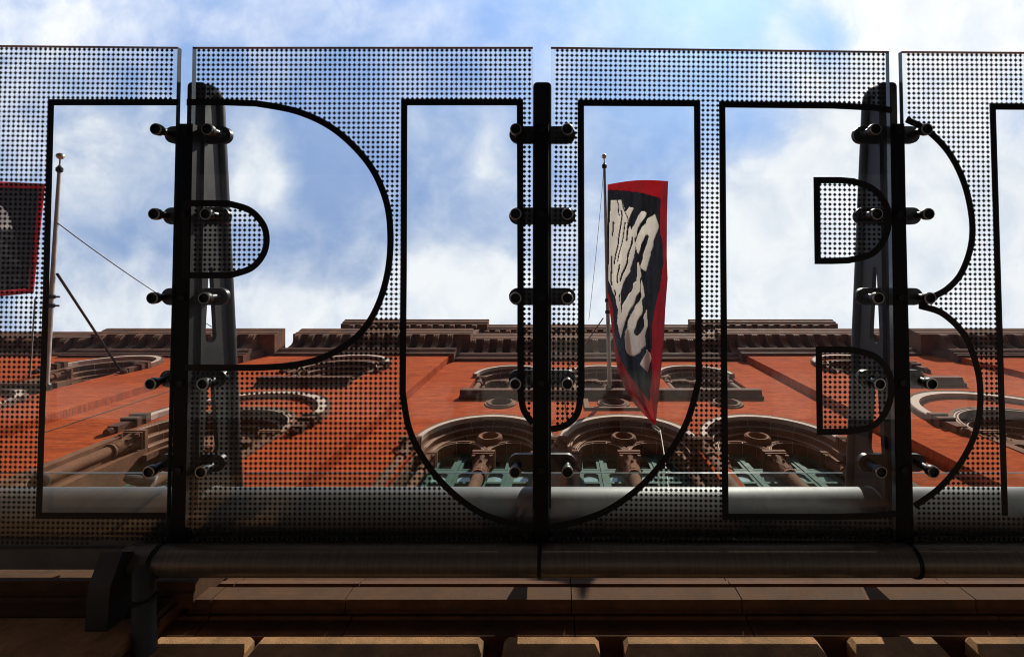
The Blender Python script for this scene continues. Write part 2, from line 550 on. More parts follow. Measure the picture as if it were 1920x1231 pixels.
attic.box(XC - E1 - 0.003, XC + E1 + 0.003, DC - 0.3, 5.62, 22.70, 26.35)
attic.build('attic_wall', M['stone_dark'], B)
for s in (-1, 1):
    xa, xb = sorted((XC + s * (E1 - 0.35), XC + s * 14.0))
    MB().box(xa, xb, DP - 0.33, 5.60, 22.702, 26.352).build('attic_wall', M['stone_dark'], B)


# --- cornices
def course(prof, Y, z0, x0, x1, name, mat, slope_ends=0.0):
    """prof: (projection, height) closed towards the wall"""
    poly = [(Y - p, z0 + h) for p, h in prof]
    poly += [(Y + 0.3, poly[-1][1]), (Y + 0.3, poly[0][1])]
    return MB().prism(poly, 'x', x0, x1).build(name, mat, B)


ARCHITRAVE = [(0.0, 0.0), (0.10, 0.0), (0.10, 0.14), (0.14, 0.17), (0.14, 0.30), (0.20, 0.34), (0.26, 0.46), (0.26, 0.52)]
FRIEZE = [(0.06, 0.522), (0.06, 1.498)]
CROWN = [(0.06, 1.50), (0.74, 1.50), (0.74, 1.72), (0.77, 1.74), (0.78, 1.95), (0.83, 2.05), (0.88, 2.22), (0.88, 2.30)]


def s_bracket(w_, h_, p_):
    mb = MB()
    side = [(0.0, 0.0), (-0.10 * p_, 0.02 * h_), (-0.22 * p_, 0.10 * h_), (-0.30 * p_, 0.24 * h_), (-0.36 * p_, 0.42 * h_), (-0.48 * p_, 0.56 * h_),
            (-0.66 * p_, 0.62 * h_), (-0.86 * p_, 0.66 * h_), (-0.97 * p_, 0.76 * h_), (-1.0 * p_, 0.90 * h_), (-1.0 * p_, 1.0 * h_), (0.0, 1.0 * h_)]
    inner = [(y * 0.95, z if i in (0, 10, 11) else z + 0.035 * h_) for i, (y, z) in enumerate(side)]
    inner[9] = (inner[9][0], 0.93 * h_)
    inner[10] = (inner[10][0], h_ - 0.001)
    inner[11] = (0.0, h_ - 0.001)
    inner[0] = (0.0, 0.03 * h_)
    u = w_ / 2
    for a, b in ((-u, -u * 0.55), (-u * 0.24, u * 0.24), (u * 0.55, u)):
        mb.prism(side, 'x', a, b)
    mb.prism(inner, 'x', -u * 0.55 + 0.001, -u * 0.24 - 0.001)
    mb.prism(inner, 'x', u * 0.24 + 0.001, u * 0.55 - 0.001)
    mb.box(-u * 1.12, u * 1.12, -p_ * 1.02, -0.001, h_ - 0.06, h_ - 0.003)
    return mb.mesh('bracket', M['stone'])


BR = s_bracket(0.25, 0.92, 0.66)
BRW = s_bracket(0.32, 0.92, 0.66)
DEN = MB().cbox(-0.15, 0.15, -0.22, 0.0, -0.34, 0.0, 0.03).mesh('dentil', M['stone'])


def entablature(Y, z0, x0, x1, ov0, ov1, br=BR, step=0.66):
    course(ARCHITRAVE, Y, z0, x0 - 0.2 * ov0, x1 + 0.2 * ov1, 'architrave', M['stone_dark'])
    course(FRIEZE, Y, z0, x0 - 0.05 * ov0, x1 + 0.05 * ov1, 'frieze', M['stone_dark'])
    course(CROWN, Y, z0, x0 - 0.8 * ov0, x1 + 0.8 * ov1, 'cornice', M['stone'])
    n = max(1, round((x1 - x0) / step))
    for i in range(n):
        place('bracket', br, B, (x0 + (i + 0.5) * (x1 - x0) / n, Y - 0.062, z0 + 0.58))


def attic_cornice(Y, z0, x0, x1, ov0, ov1):
    prof = [(0.0, 0.0), (0.28, 0.0), (0.28, 0.16), (0.36, 0.22), (0.42, 0.48), (0.46, 0.50), (0.46, 0.68)]
    course(prof, Y, z0, x0 - 0.45 * ov0, x1 + 0.45 * ov1, 'attic_cornice', M['stone'])
    n = max(1, round((x1 - x0) / 0.62))
    for i in range(n):
        place('dentil', DEN, B, (x0 + (i + 0.5) * (x1 - x0) / n, Y - 0.012, z0 - 0.012))


entablature(DC - 0.02, 20.55, XC - E1 - 0.2, XC + E1 + 0.2, 0, 0)
attic_cornice(DC - 0.3, 26.36, XC - E1 - 0.2, XC + E1 + 0.2, 0, 0)
for s in (-1, 1):
    xa, xb = sorted((XC + s * (E1 - 0.05), XC + s * 14.55))
    entablature(DP, 20.40, xa, xb, 0.75 if s > 0 else 0, 0.75 if s < 0 else 0)
    xa, xb = sorted((XC + s * (E1 - 0.35), XC + s * 14.0))
    attic_cornice(DP - 0.33, 26.37, xa, xb, 0.9, 0.9)
    xa, xb = sorted((XC + s * E2, XC + s * 22.6))
    entablature(DW, 19.0, xa, xb, 0.62 if s > 0 else 0.3, 0.62 if s < 0 else 0.3, BRW, 0.80)
    xa, xb = sorted((XC + s * 22.6, XC + s * E3))
    entablature(DW + 0.16, 19.0, xa, xb, 0, 0, BRW, 0.80)


# --- arches, columns and windows
def voussoir_mesh(prof, da, mat):
    return MB().arc(prof, 0, 0, -da / 2, da / 2, 4).mesh('voussoir', M[mat], 40)


VCACHE = {}


def arch_ring(key, prof, cx, zs, Y, n, stops=False, leg=0.0, mat=None):
    """an arch: a mortar core as the part, its voussoirs as sub-parts; prof is (radius, offset from Y)"""
    r0 = min(r for r, y in prof)
    r1 = max(r for r, y in prof)
    y0 = min(y for r, y in prof)
    y1 = max(y for r, y in prof)
    gap = 0.02 / ((r0 + r1) / 2)
    ckey = (key, n)
    if ckey not in VCACHE:
        VCACHE[ckey] = voussoir_mesh(prof, math.pi / n - gap, mat or 'stone')
    core_ = MB().arc([(r0 + 0.008, y0 + 0.012), (r1 - 0.008, y0 + 0.012), (r1 - 0.008, y1 - 0.004), (r0 + 0.008, y1 - 0.004)], 0, 0, 0.0, math.pi, 24)
    ckey2 = ('core',) + ckey
    if ckey2 not in VCACHE:
        VCACHE[ckey2] = core_.mesh('arch', M['mortar'])
    a = place('arch', VCACHE[ckey2], B, (cx, Y, zs))
    for i in range(n):
        ang = math.pi * (i + 0.5) / n
        place('voussoir', VCACHE[ckey], a, (cx, Y, zs), (0, -ang, 0))
    if leg > 0:
        for s in (-1, 1):
            xa, xb = sorted((cx + s * r0, cx + s * r1))
            MB().box(xa, xb, Y + y0 + 0.005, Y + y1, zs - leg, zs - 0.004).build('jamb_stone', M['stone'], a)
    if stops:
        for s in (-1, 1):
            mid = cx + s * (r0 + r1) / 2
            hw = (r1 - r0) / 2
            st = MB()
            for k, (e, d, pz) in enumerate(((0.07, 0.14, 0.10), (0.03, 0.12, 0.06), (0.06, 0.12, 0.08))):
                zt = zs - 0.004 - sum((0.14, 0.12, 0.12)[:k])
                st.box(mid - hw - e, mid + hw + e, Y + y0 - pz, Y + y1 - 0.002, zt - d + 0.004, zt)
            st.box(mid - hw * 0.85, mid + hw * 0.85, Y + y0 - 0.02, Y + y1 - 0.002, zs - 0.80, zs - 0.385)
            st.lathe([(0.02, 0.0), (0.09, -0.03), (0.12, -0.10), (0.09, -0.17), (0.02, -0.20)], (mid, Y + y0 + 0.09, zs - 0.79), n=10)
            st.build('label_stop', M[mat or 'stone'], a)
    return a


def capital_mesh(r, h):
    mb = MB()
    mb.lathe([(r * 1.05, 0.0), (r * 1.22, 0.03 * h), (r * 1.22, 0.09 * h), (r * 1.12, 0.12 * h), (r * 1.22, 0.4 * h), (r * 1.40, 0.62 * h), (r * 1.66, 0.80 * h)], (0, 0, 0), n=16)
    mb.box(-r * 1.72, r * 1.72, -r * 1.72, r * 1.72, 0.80 * h, 0.88 * h)
    mb.box(-r * 1.85, r * 1.85, -r * 1.85, r * 1.85, 0.88 * h + 0.002, h)
    for row, (z0, z1, n, off) in enumerate(((0.12, 0.46, 8, 0.0), (0.34, 0.74, 8, math.pi / 8))):
        for k in range(n):
            a = 2 * math.pi * k / n + off
            ca, sa = math.cos(a), math.sin(a)
            pts = []
            for t_ in (0.0, 0.4, 0.75, 1.0):
                z = (z0 + (z1 - z0) * t_) * h
                rr = r * (1.16 + 0.16 * t_ + 0.42 * max(0, t_ - 0.5) * (1.3 if row else 1.0))
                wd = r * 0.42 * (1 - 0.55 * t_ * t_)
                if t_ == 1.0:
                    z -= 0.05 * h
                    rr += r * 0.12
                pts.append((rr, wd, z))
            vs = []
            for rr, wd, z in pts:
                for q in (-1, 0, 1):
                    r2 = rr + (0.08 * r if q == 0 else 0)
                    vs.append((r2 * ca - q * wd * sa, r2 * sa + q * wd * ca, z))
            fs = []
            for i in range(3):
                for q in range(2):
                    fs.append((i * 3 + q, i * 3 + q + 1, (i + 1) * 3 + q + 1, (i + 1) * 3 + q))
            mb.add(vs, fs)
    for sx in (-1, 1):
        for sy in (-1, 1):
            mb.lathe([(0.02, -0.05 * h), (r * 0.30, -0.05 * h), (r * 0.34, 0.0), (r * 0.30, 0.05 * h), (0.02, 0.05 * h)],
                     (sx * r * 1.42, sy * r * 1.42, 0.69 * h), axis='y', n=8)
    return mb.mesh('capital', M['stone'], 35)


CAPS = {}


def column(cx, y, z0, z1, r, ch):
    k = (r, ch)
    if k not in CAPS:
        CAPS[k] = capital_mesh(r, ch)
    sh = MB().lathe([(r * 1.35, 0), (r * 1.35, 0.10), (r * 1.2, 0.16), (r * 1.02, 0.2), (r, 0.25), (r * 0.93, z1 - ch - z0 - 0.001)], (cx, y, z0), n=20)
    o = sh.build('column', M['stone'], B, 40)
    place('capital', CAPS[k], o, (cx, y, z1 - ch))
    return o


def green_window(cx, y, zb, zs, r, parent, tall=True):
    """painted wooden window under a round arch: mullion that forks into two small arches"""
    pn = MB()
    pn.prism(arch_loop(cx, zs, r, zb, 16), 'y', y + 0.07, y + 0.10)
    wn = pn.build('window', M['pane'], parent)
    mu = MB()
    for dx, wd, pr in ((0, 0.05, 0.0), (-0.095, 0.035, 0.025), (0.095, 0.035, 0.025)):
        mu.box(cx + dx - wd, cx + dx + wd, y + pr - 0.03, y + 0.068, zb, zs + r * 0.30)
    mu.build('mullion', M['green'], wn)
    fr = MB()
    fr.arc([(r - 0.10, y - 0.02), (r + 0.01, y - 0.02), (r + 0.01, y + 0.066), (r - 0.10, y + 0.066)], cx, zs, 0, math.pi, 20)
    for s in (-1, 1):
        xa, xb = sorted((cx + s * (r - 0.10), cx + s * (r + 0.01)))
        fr.box(xa, xb, y - 0.021, y + 0.065, zb, zs)
    # the fork
    q = r * 0.5
    for s in (-1, 1):
        for rr, d in ((q - 0.02, 0.0), (q - 0.09, 0.02)):
            a0, a1 = (math.pi, math.pi * 0.30) if s > 0 else (0.0, math.pi * 0.70)
            fr.arc([(rr - 0.036, y - 0.024 + d), (rr + 0.036, y - 0.024 + d), (rr + 0.036, y + 0.064), (rr - 0.036, y + 0.064)],
                   cx + s * q, zs + r * 0.26, a0, a1, 12)
    fr.build('window_frame', M['green'], wn)
    tr = MB()
    tr.box(cx - r + 0.08, cx + r - 0.08, y - 0.012, y + 0.063, zs - 0.34, zs - 0.29)
    tr.build('transom', M['green'], wn)
    for s in (-1, 1):
        c2 = cx + s * (q + 0.02)
        rr = q - 0.065
        sp_ = MB()
        xa, xb = c2 - rr - 0.06, c2 + rr + 0.05
        plate(sp_, [(xa, zs - 1.35), (xb, zs - 1.35), (xb, zs - 0.342), (xa, zs - 0.342)],
              [[(c2 - rr, zs - 0.92), (c2 + rr, zs - 0.92)] + [(c2 + rr * math.cos(math.pi * i / 14), zs - 0.74 + rr * 1.15 * math.sin(math.pi * i / 14)) for i in range(15)],
               [(c2 - rr, zs - 1.30), (c2 + rr, zs - 1.30), (c2 + rr, zs - 1.0), (c2 - rr, zs - 1.0)]], y - 0.008, y + 0.05)
        sp_.build('spandrel_panel', M['green'], wn)
        MB().box(c2 - rr - 0.03, c2 + rr + 0.03, y + 0.052, y + 0.066, zs - 1.36, zs - 0.36).build('pane', M['pane_sky_tint'], wn)
    return wn


HOOD = lambda a, b: [(a, 0.0), (a + 0.02, -0.05), (a + (b - a) * 0.35, -0.08), (a + (b - a) * 0.5, -0.13), (b - 0.015, -0.15), (b, -0.12), (b, 0.12), (a, 0.12)]
ORDER = lambda a, b, d: [(a, 0.03), (a + (b - a) * 0.25, 0.0), (a + (b - a) * 0.45, 0.022), (a + (b - a) * 0.55, 0.0), (b, 0.0), (b, d), (a, d)]

for k in (-1, 0, 1):
    cx = XC + k * SP
    # the tall arches of the middle
    arch_ring('bh', HOOD(1.56, 1.77), cx, bigZ, DC, 8)
    arch_ring('b2', ORDER(1.41, 1.575, 0.20), cx, bigZ, DC + 0.08, 8, leg=0.5)
    arch_ring('b3', ORDER(1.27, 1.42, 0.18), cx, bigZ, DC + 0.22, 6, leg=0.5)
    tp = MB()
    outer = tympanum_loop(cx, bigZ, 1.30, 11.06, [(cx + q * 0.66, 11.42, 0.62) for q in (-1, 1)])
    plate(tp, outer, [circ(cx, 12.17, 0.22)], DC + 0.33, DC + 0.55)
    tp.build('tympanum', M['stone'], B)
    for s in (-1, 1):
        arch_ring('bs', ORDER(0.565, 0.69, 0.36), cx + s * 0.66, 11.42, DC + 0.26, 5, leg=0.13)
        green_window(cx + s * 0.66, DC + 0.58, 6.0, 11.42, 0.58, B)
    ring = MB().arc([(0.20, 0.14), (0.205, -0.01), (0.235, -0.05), (0.285, -0.06), (0.325, -0.03), (0.34, 0.02), (0.34, 0.14)], cx, 12.17, 0, 2 * math.pi, 36, True)
    ring.v = [(x, y + DC + 0.20, z) for x, y, z in ring.v]
    oc = ring.build('round_window', M['stone'], B, 40)
    MB().prism(circ(cx, 12.17, 0.215), 'y', DC + 0.40, DC + 0.42).build('pane', M['pane'], oc)
    column(cx, DC + 0.44, 6.0, 11.29, 0.15, 0.90)
    for s in (-1, 1):
        column(cx + s * 1.36, DC + 0.40, 6.0, 11.29, 0.11, 0.74)
    # the upper arches
    arch_ring('uh', HOOD(1.33, 1.52), cx, upZ, DC, 11)
    arch_ring('u2', ORDER(1.14, 1.345, 0.24), cx, upZ, DC + 0.07, 9, leg=0.3)
    tp = MB()
    outer = tympanum_loop(cx, upZ, 1.2, 17.2, [(cx + q * 0.56, 17.55, 0.44) for q in (-1, 1)])
    plate(tp, outer, [circ(cx, 18.42, 0.19)], DC + 0.26, DC + 0.40)
    tp.build('tympanum', M['stone_dark'], B)
    for s in (-1, 1):
        arch_ring('us', ORDER(0.42, 0.54, 0.3), cx + s * 0.56, 17.55, DC + 0.20, 5)
        column(cx + s * 1.2, DC + 0.15, 15.25, upZ - 0.01, 0.11, 0.5)
    column(cx, DC + 0.30, 15.25, 17.54, 0.10, 0.42)
    MB().box(cx - 1.3, cx + 1.3, DC + 0.46, DC + 0.49, 15.0, 19.0).build('window', M['pane'], B)
    fr = MB()
    for dx in (-0.95, -0.56, -0.17, 0.17, 0.56, 0.95):
        fr.box(cx + dx - 0.035, cx + dx + 0.035, DC + 0.41, DC + 0.455, 15.25, 17.9)
    fr.box(cx - 1.2, cx + 1.2, DC + 0.412, DC + 0.453, 16.4, 16.5)
    fr.build('window_frame', M['stone_dark'], B)
    # small round windows between
    ring = MB().arc([(0.31, 0.14), (0.315, 0.0), (0.35, -0.05), (0.41, -0.06), (0.46, -0.02), (0.50, -0.03), (0.52, 0.0), (0.52, 0.14)], cx, 14.43, 0, 2 * math.pi, 40, True)
    ring.v = [(x, y + DC - 0.01, z) for x, y, z in ring.v]
    oc = ring.build('round_window', M['stone'], B, 40)
    MB().prism(circ(cx, 14.43, 0.36), 'y', DC + 0.24, DC + 0.26).build('pane', M['pane'], oc)
    bars = MB()
    for i in range(6):
        a = math.pi * i / 6 + 0.26
        bars.box(-0.32, 0.32, DC + 0.17, DC + 0.20, -0.018, 0.018)
        for q in range(8):
            x, y, z = bars.v[-8 + q]
            bars.v[-8 + q] = (cx + x * math.cos(a) - z * math.sin(a), y + i * 0.001, 14.43 + x * math.sin(a) + z * math.cos(a))
    bars.build('glazing_bars', M['stone_dark'], oc)
    if k == 0:
        fr = MB()
        plate(fr, [(cx - 0.95, 13.80), (cx + 0.95, 13.80), (cx + 0.95, 14.98), (cx - 0.95, 14.98)], [[(cx - 0.80, 13.9), (cx + 0.80, 13.9), (cx + 0.80, 14.96), (cx - 0.80, 14.96)]], DC - 0.07, DC - 0.002)
        fr.build('panel_frame', M['stone'], B)
for k in (-1.5, -0.5, 0.5, 1.5):
    cx = XC + k * SP
    column(cx, DC + 0.06, 6.0, bigZ - 0.01, 0.14, 0.80)
    MB().box(cx - 0.24, cx + 0.24, DC + 0.10, DC + 0.44, 6.0, bigZ - 0.012).build('pier', M['stone'], B)
si = MB()
si.prism([(DC - 0.001, 14.83), (DC - 0.10, 14.83), (DC - 0.10, 14.93), (DC - 0.16, 14.97), (DC - 0.27, 15.0), (DC - 0.27, 15.22), (DC - 0.001, 15.26)], 'x', XC - 5.0, XC + 4.95)
si.build('sill', M['stone_dark'], B)


def wide_window(cx, Y, zs, rh0, rh1, ri, zb, tag_, drop, sill, lower):
    """one wide arched window with a hood on label stops"""
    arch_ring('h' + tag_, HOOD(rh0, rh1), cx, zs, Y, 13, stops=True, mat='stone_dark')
    zi = zs - drop
    lg = 4.8 if lower else 0.6
    arch_ring('i' + tag_, ORDER(ri - 0.02, ri + 0.20, 0.24), cx, zi, Y - 0.03, 9, leg=lg)
    arch_ring('j' + tag_, ORDER(ri - 0.22, ri - 0.02, 0.22), cx, zi, Y + 0.17, 9, leg=lg)
    arch_ring('k' + tag_, ORDER(ri - 0.40, ri - 0.22, 0.70 if lower else 0.22), cx, zi, Y + 0.34, 7, leg=lg)
    rs = ri - 0.42
    tp = MB()
    q = rs * 0.48
    outer = tympanum_loop(cx, zi, rs, zi - 0.2, [(cx + k * rs * 0.5, zi, q * 0.86) for k in (-1, 1)])
    plate(tp, outer, [circ(cx, zi + rs * 0.70, rs * 0.16)], Y + 0.46, Y + 0.6)
    tp.build('tympanum', M['stone'], B)
    for s in (-1, 1):
        column(cx + s * (ri - 0.14), Y + 0.16, zb, zi - 0.01, 0.14 if lower else 0.10, 0.72 if lower else 0.5)
    column(cx, Y + 0.52, zb, zi - 0.01, 0.13 if lower else 0.09, 0.7 if lower else 0.5)
    if lower:
        for s in (-1, 1):
            green_window(cx + s * rs * 0.5, Y + 0.95, zb, zi, q * 0.9, B)
    else:
        MB().box(cx - ri, cx + ri, Y + 0.66, Y + 0.69, zb, zi + ri - 0.05).build('window', M['pane'], B)
        fr = MB()
        for dx in (-0.75, -0.5, -0.25, 0.25, 0.5, 0.75):
            fr.box(cx + dx * rs - 0.035, cx + dx * rs + 0.035, Y + 0.60, Y + 0.655, zb, zi + rs * 0.5)
        fr.box(cx - rs, cx + rs, Y + 0.602, Y + 0.652, zi - 0.95, zi - 0.85)
        fr.build('window_frame', M['stone_dark'], B)
    if sill:
        w2 = ri + 0.12
        MB().prism([(Y - 0.001, zb - 0.42), (Y - 0.10, zb - 0.42), (Y - 0.14, zb - 0.30), (Y - 0.27, zb - 0.26), (Y - 0.27, zb - 0.03), (Y - 0.001, zb)], 'x', cx - w2, cx + w2).build('sill', M['stone_dark'], B)


for s in (-1, 1):
    wide_window(XC + s * PW, DP, 18.15, 1.66, 1.90, 1.45, 15.76, 'pu', 0.30, True, False)
    wide_window(XC + s * PW, DP, 12.0, 2.10, 2.42, 1.78, 6.0, 'pl', 0.80, False, True)
    for c in (WW, 25.6):
        wide_window(XC + s * c, DW, 17.15, 1.45, 1.68, 1.25, 14.16, 'wu', 0.25, True, False)
        wide_window(XC + s * c, DW, 12.0, 1.80, 2.05, 1.50, 6.0, 'wl', 0.80, False, True)

# --- the stone base: plain wall, courses cut into stones, rusticated blocks below
bw = MB()
bw.prism([(5.58, GROUND), (4.02, GROUND), (4.02, 4.72), (3.93, 4.74), (3.93, 4.98), (3.98, 5.0), (3.98, 5.80), (5.58, 5.80)], 'x', XC - 5.86, XC + 5.86)
for s in (-1, 1):
    xa, xb = sorted((XC + s * 5.863, XC + s * E3))
    bw.prism([(5.57, GROUND), (3.80, GROUND), (3.80, 4.72), (3.73, 4.74), (3.73, 4.98), (3.78, 5.0), (3.78, 5.80), (5.57, 5.80)], 'x', xa, xb)
bw.build('base_wall', M['base_stone'], B)
COURSES = {
    'cap_stone': [(3.85, 5.44), (3.84, 5.80), (3.985, 5.84), (3.985, 5.43)],
    'cornice_stone': [(3.985, 5.425), (3.80, 5.425), (3.79, 5.36), (3.83, 5.33), (3.83, 5.30), (3.72, 5.205), (3.71, 5.0), (3.81, 5.0), (3.83, 4.975), (3.985, 4.975)],
    'frieze_stone': [(3.935, 4.97), (3.845, 4.97), (3.84, 4.93), (3.868, 4.915), (3.875, 4.78), (3.89, 4.73), (3.935, 4.722)],
}


def base_course(name, prof, dy, cuts, mat):
    for a, b in zip(cuts[:-1], cuts[1:]):
        gp = 0.006
        MB().prism([(y + dy + random.uniform(-.002, .002), z) for y, z in prof], 'x', a + gp, b - gp).build(name, mat, B)


mid_f = [XC - 5.78, -3.83, -2.36, 0.126, 2.0, 4.57, XC + 5.78]
mid_z = [XC - 5.86, -3.80, -2.26, 0.155, 2.02, 4.75, XC + 5.86]
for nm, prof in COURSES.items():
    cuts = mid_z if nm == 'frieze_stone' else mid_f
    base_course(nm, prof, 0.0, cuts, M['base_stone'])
    for s in (-1, 1):
        inner = 5.90 if nm == 'frieze_stone' else 5.70
        cs = [XC + s * inner]
        d = 0.75 if s < 0 else 2.2
        while abs(cs[-1] - XC) < E3 - 3:
            cs.append(cs[-1] + s * (d if len(cs) == 1 else random.uniform(1.7, 2.6)))
        base_course(nm, prof, -0.20, sorted(cs), M['base_stone'])
BLK = [(300, 482), (492, 908), (946, 1122), (1167, 1528), (1583, 1748), (1803, 2010)]
for row in range(4):
    zt = 4.705 - row * 0.72
    for i, (a, b) in enumerate(BLK):
        xa, xb = (a - VX) * 4.7 / F, (b - VX) * 4.7 / F
        if row % 2:
            xa, xb = xa + 0.45, xb + 0.45
        MB().cbox(xa, xb, 3.84, 4.018, zt - 0.69, zt, 0.045).build('base_block', M['block_stone' if row < 2 else 'base_stone'], B)  # lower rows darker by colour, in place of shade, to dim their reflection
    for s in (-1, 1):
        x = 5.92 + (0.4 if row % 2 else 0)
        while x < 22:
            L = random.uniform(1.5, 2.2)
            xa, xb = sorted((XC + s * x, XC + s * (x + L)))
            MB().cbox(xa, xb, 3.66, 3.798, zt - 0.69, zt, 0.03).build('base_block', M['block_stone'], B)
            x += L + 0.03
# thin conduit on the left pavilion
cd = MB().tube([(at(84, 812, 11.15)), (at(312, 737, 14.6))], 0.014, 6)
cd.v = [(x, DP - 0.02, z) for x, y, z in cd.v]
cd = MB().tube([(-12.70, DP - 0.02, 11.2), (-12.70, DP - 0.02, 16.6)], 0.016, 6)
cd.build('conduit', M['stone'], B)

# unseen buildings added behind the camera, tall enough to block part of the low sun
opp = MB()
opp.box(-70, 9.0, -34, -17.0, GROUND, 27.8)
opp.box(9.005, 11.2, -34, -17.0, GROUND, 26.0)
opp.box(11.205, 90, -34, -17.0, GROUND, 27.4)
ob = opp.build('added_shade_buildings', M['opp'])
tag(ob, kind='structure')

# ================================================================== the canopy
ZB = 5.0


def gz(px, py):
    """depth of the underside of the canopy glass along the ray through a photograph point"""
    b = (py - VY) / F
    Yb = (1015 - VY) / F * ZB
    return (ZB + 0.0237 * Yb) / (1 + 0.0237 * b)


def gp(px, py, up=0.0):
    z = gz(px, py)
    q = at(px, py, z)
    return Vector((q.x, q.y, q.z + up))


def curve(pts, n=10):
    """Catmull-Rom through pixel points"""
    out = []
    for i in range(len(pts) - 1):
        p0 = pts[max(i - 1, 0)]
        p1, p2 = pts[i], pts[i + 1]
        p3 = pts[min(i + 2, len(pts) - 1)]
        for k in range(n):
            t_ = k / n
            out.append(tuple(0.5 * ((2 * p1[j]) + (-p0[j] + p2[j]) * t_ + (2 * p0[j] - 5 * p1[j] + 4 * p2[j] - p3[j]) * t_ ** 2
                                    + (-p0[j] + 3 * p1[j] - 3 * p2[j] + p3[j]) * t_ ** 3) for j in (0, 1)))
    out.append(pts[-1])
    return out


def strip(mb, pts, wpx, closed=False):
    """flat printed band of the given width along a pixel path, lying on the underside of the glass"""
    n = len(pts)
    L, Rr = [], []
    for i in range(n):
        if closed:
            a, b = Vector(pts[i - 1]), Vector(pts[(i + 1) % n])
        else:
            a, b = Vector(pts[max(i - 1, 0)]), Vector(pts[min(i + 1, n - 1)])
        c = Vector(pts[i])
        d1 = (c - a) if (c - a).length > 1e-6 else (b - c)
        d2 = (b - c) if (b - c).length > 1e-6 else (c - a)
        d1, d2 = d1.normalized(), d2.normalized()
        tng = (d1 + d2).normalized()
        nr = Vector((-tng.y, tng.x))
        k = wpx / 2 / max(0.5, nr.dot(Vector((-d1.y, d1.x))))
        L.append(c + nr * k)
        Rr.append(c - nr * k)
    vs = [gp(p.x, p.y, -0.0016) for p in L] + [gp(p.x, p.y, -0.0016) for p in Rr]
    fs = [(i, i + 1, n + i + 1, n + i) for i in range(n - 1)]
    if closed:
        fs.append((n - 1, 0, n, 2 * n - 1))
    mb.add(vs, fs)


# clear letter areas, clipped to each pane, and their printed outlines
P_STEM = [(335, 192), (96, 192), (86, 560), (73, 966), (312, 966)]
P_BOWL = [(350, 192), (420, 192)] + curve([(480, 194), (560, 210), (630, 245), (690, 305), (722, 370), (732, 435), (727, 510), (705, 580), (668, 632), (610, 668), (550, 684), (480, 689)]) + [(400, 689), (346, 689)]
P_CNT = [(348, 381), (400, 381)] + curve([(430, 382), (468, 394), (493, 420), (500, 449), (493, 478), (470, 503), (430, 516)]) + [(390, 516), (347, 516)]
U_L = [(999, 986)] + curve([(960, 981), (900, 960), (845, 920), (800, 868), (768, 805), (755, 735)]) + [(757, 500), (758, 192), (975, 192), (976, 500), (976, 735)] + curve([(976, 735), (982, 768), (999, 793)], 6)
U_R = [(1033, 987)] + curve([(1080, 978), (1140, 955), (1200, 912), (1250, 855), (1288, 790), (1310, 715)]) + [(1309, 500), (1307, 194), (1089, 193), (1090, 500), (1090, 735)] + curve([(1090, 735), (1082, 775), (1060, 797), (1033, 804)], 6)
B_L = [(1672, 207), (1640, 202), (1560, 198), (1354, 196), (1357, 600), (1360, 968), (1560, 968), (1640, 966), (1681, 962)]
B_C1 = [(1531, 338), (1575, 338)] + curve([(1600, 340), (1636, 354), (1660, 382), (1666, 414), (1658, 448), (1634, 476), (1590, 488)]) + [(1560, 489), (1533, 489)]
B_C2 = [(1535, 655), (1575, 655)] + curve([(1600, 656), (1640, 668), (1666, 698), (1671, 735), (1660, 772), (1636, 798), (1595, 808)]) + [(1560, 809), (1537, 809)]
B_R1 = curve([(1699, 224), (1740, 246), (1780, 288), (1808, 345), (1822, 410), (1820, 462), (1802, 512), (1775, 542), (1745, 558)])
B_R2 = curve([(1745, 558), (1728, 572)], 2) + curve([(1728, 574), (1768, 588), (1808, 628), (1832, 690), (1838, 750), (1828, 812), (1800, 868), (1760, 915), (1714, 948)])
L_P = [(1884, 966), (1872, 560), (1861, 200), (2075, 201), (2084, 560), (2092, 720), (2420, 722), (2420, 968)]

PANES = [
    dict(q=[(-300, 82), (333, 88), (311, 1028), (-318, 1030)], clear=[P_STEM], cut=[], lines=[P_STEM],
         label='leftmost glass canopy pane, printed with the stem of the letter P and black diamond dots'),
    dict(q=[(361, 88), (999, 88), (999, 1022), (345, 1024)], clear=[P_BOWL, U_L], cut=[P_CNT], lines=[P_BOWL, P_CNT, U_L],
         label='glass pane printed with the round bowl of a P and half of a U'),
    dict(q=[(1033, 88), (1667, 96), (1681, 1022), (1033, 1022)], clear=[U_R, B_L], cut=[B_C1, B_C2], lines=[U_R, B_L, B_C1, B_C2],
         label='glass pane printed with the right half of a U and most of a B'),
    dict(q=[(1691, 96), (2330, 100), (2362, 1022), (1714, 1022)], clear=[[(1699, 224)] + B_R1[1:] + B_R2 + [(1708, 600)], L_P], cut=[], lines=[B_R1 + B_R2, L_P],
         label='rightmost glass canopy pane, printed with the double curve of the letter B'),
]
PITCH = 9.35 * ZB / F
DOT = 3.65 * ZB / F
TH = 0.055
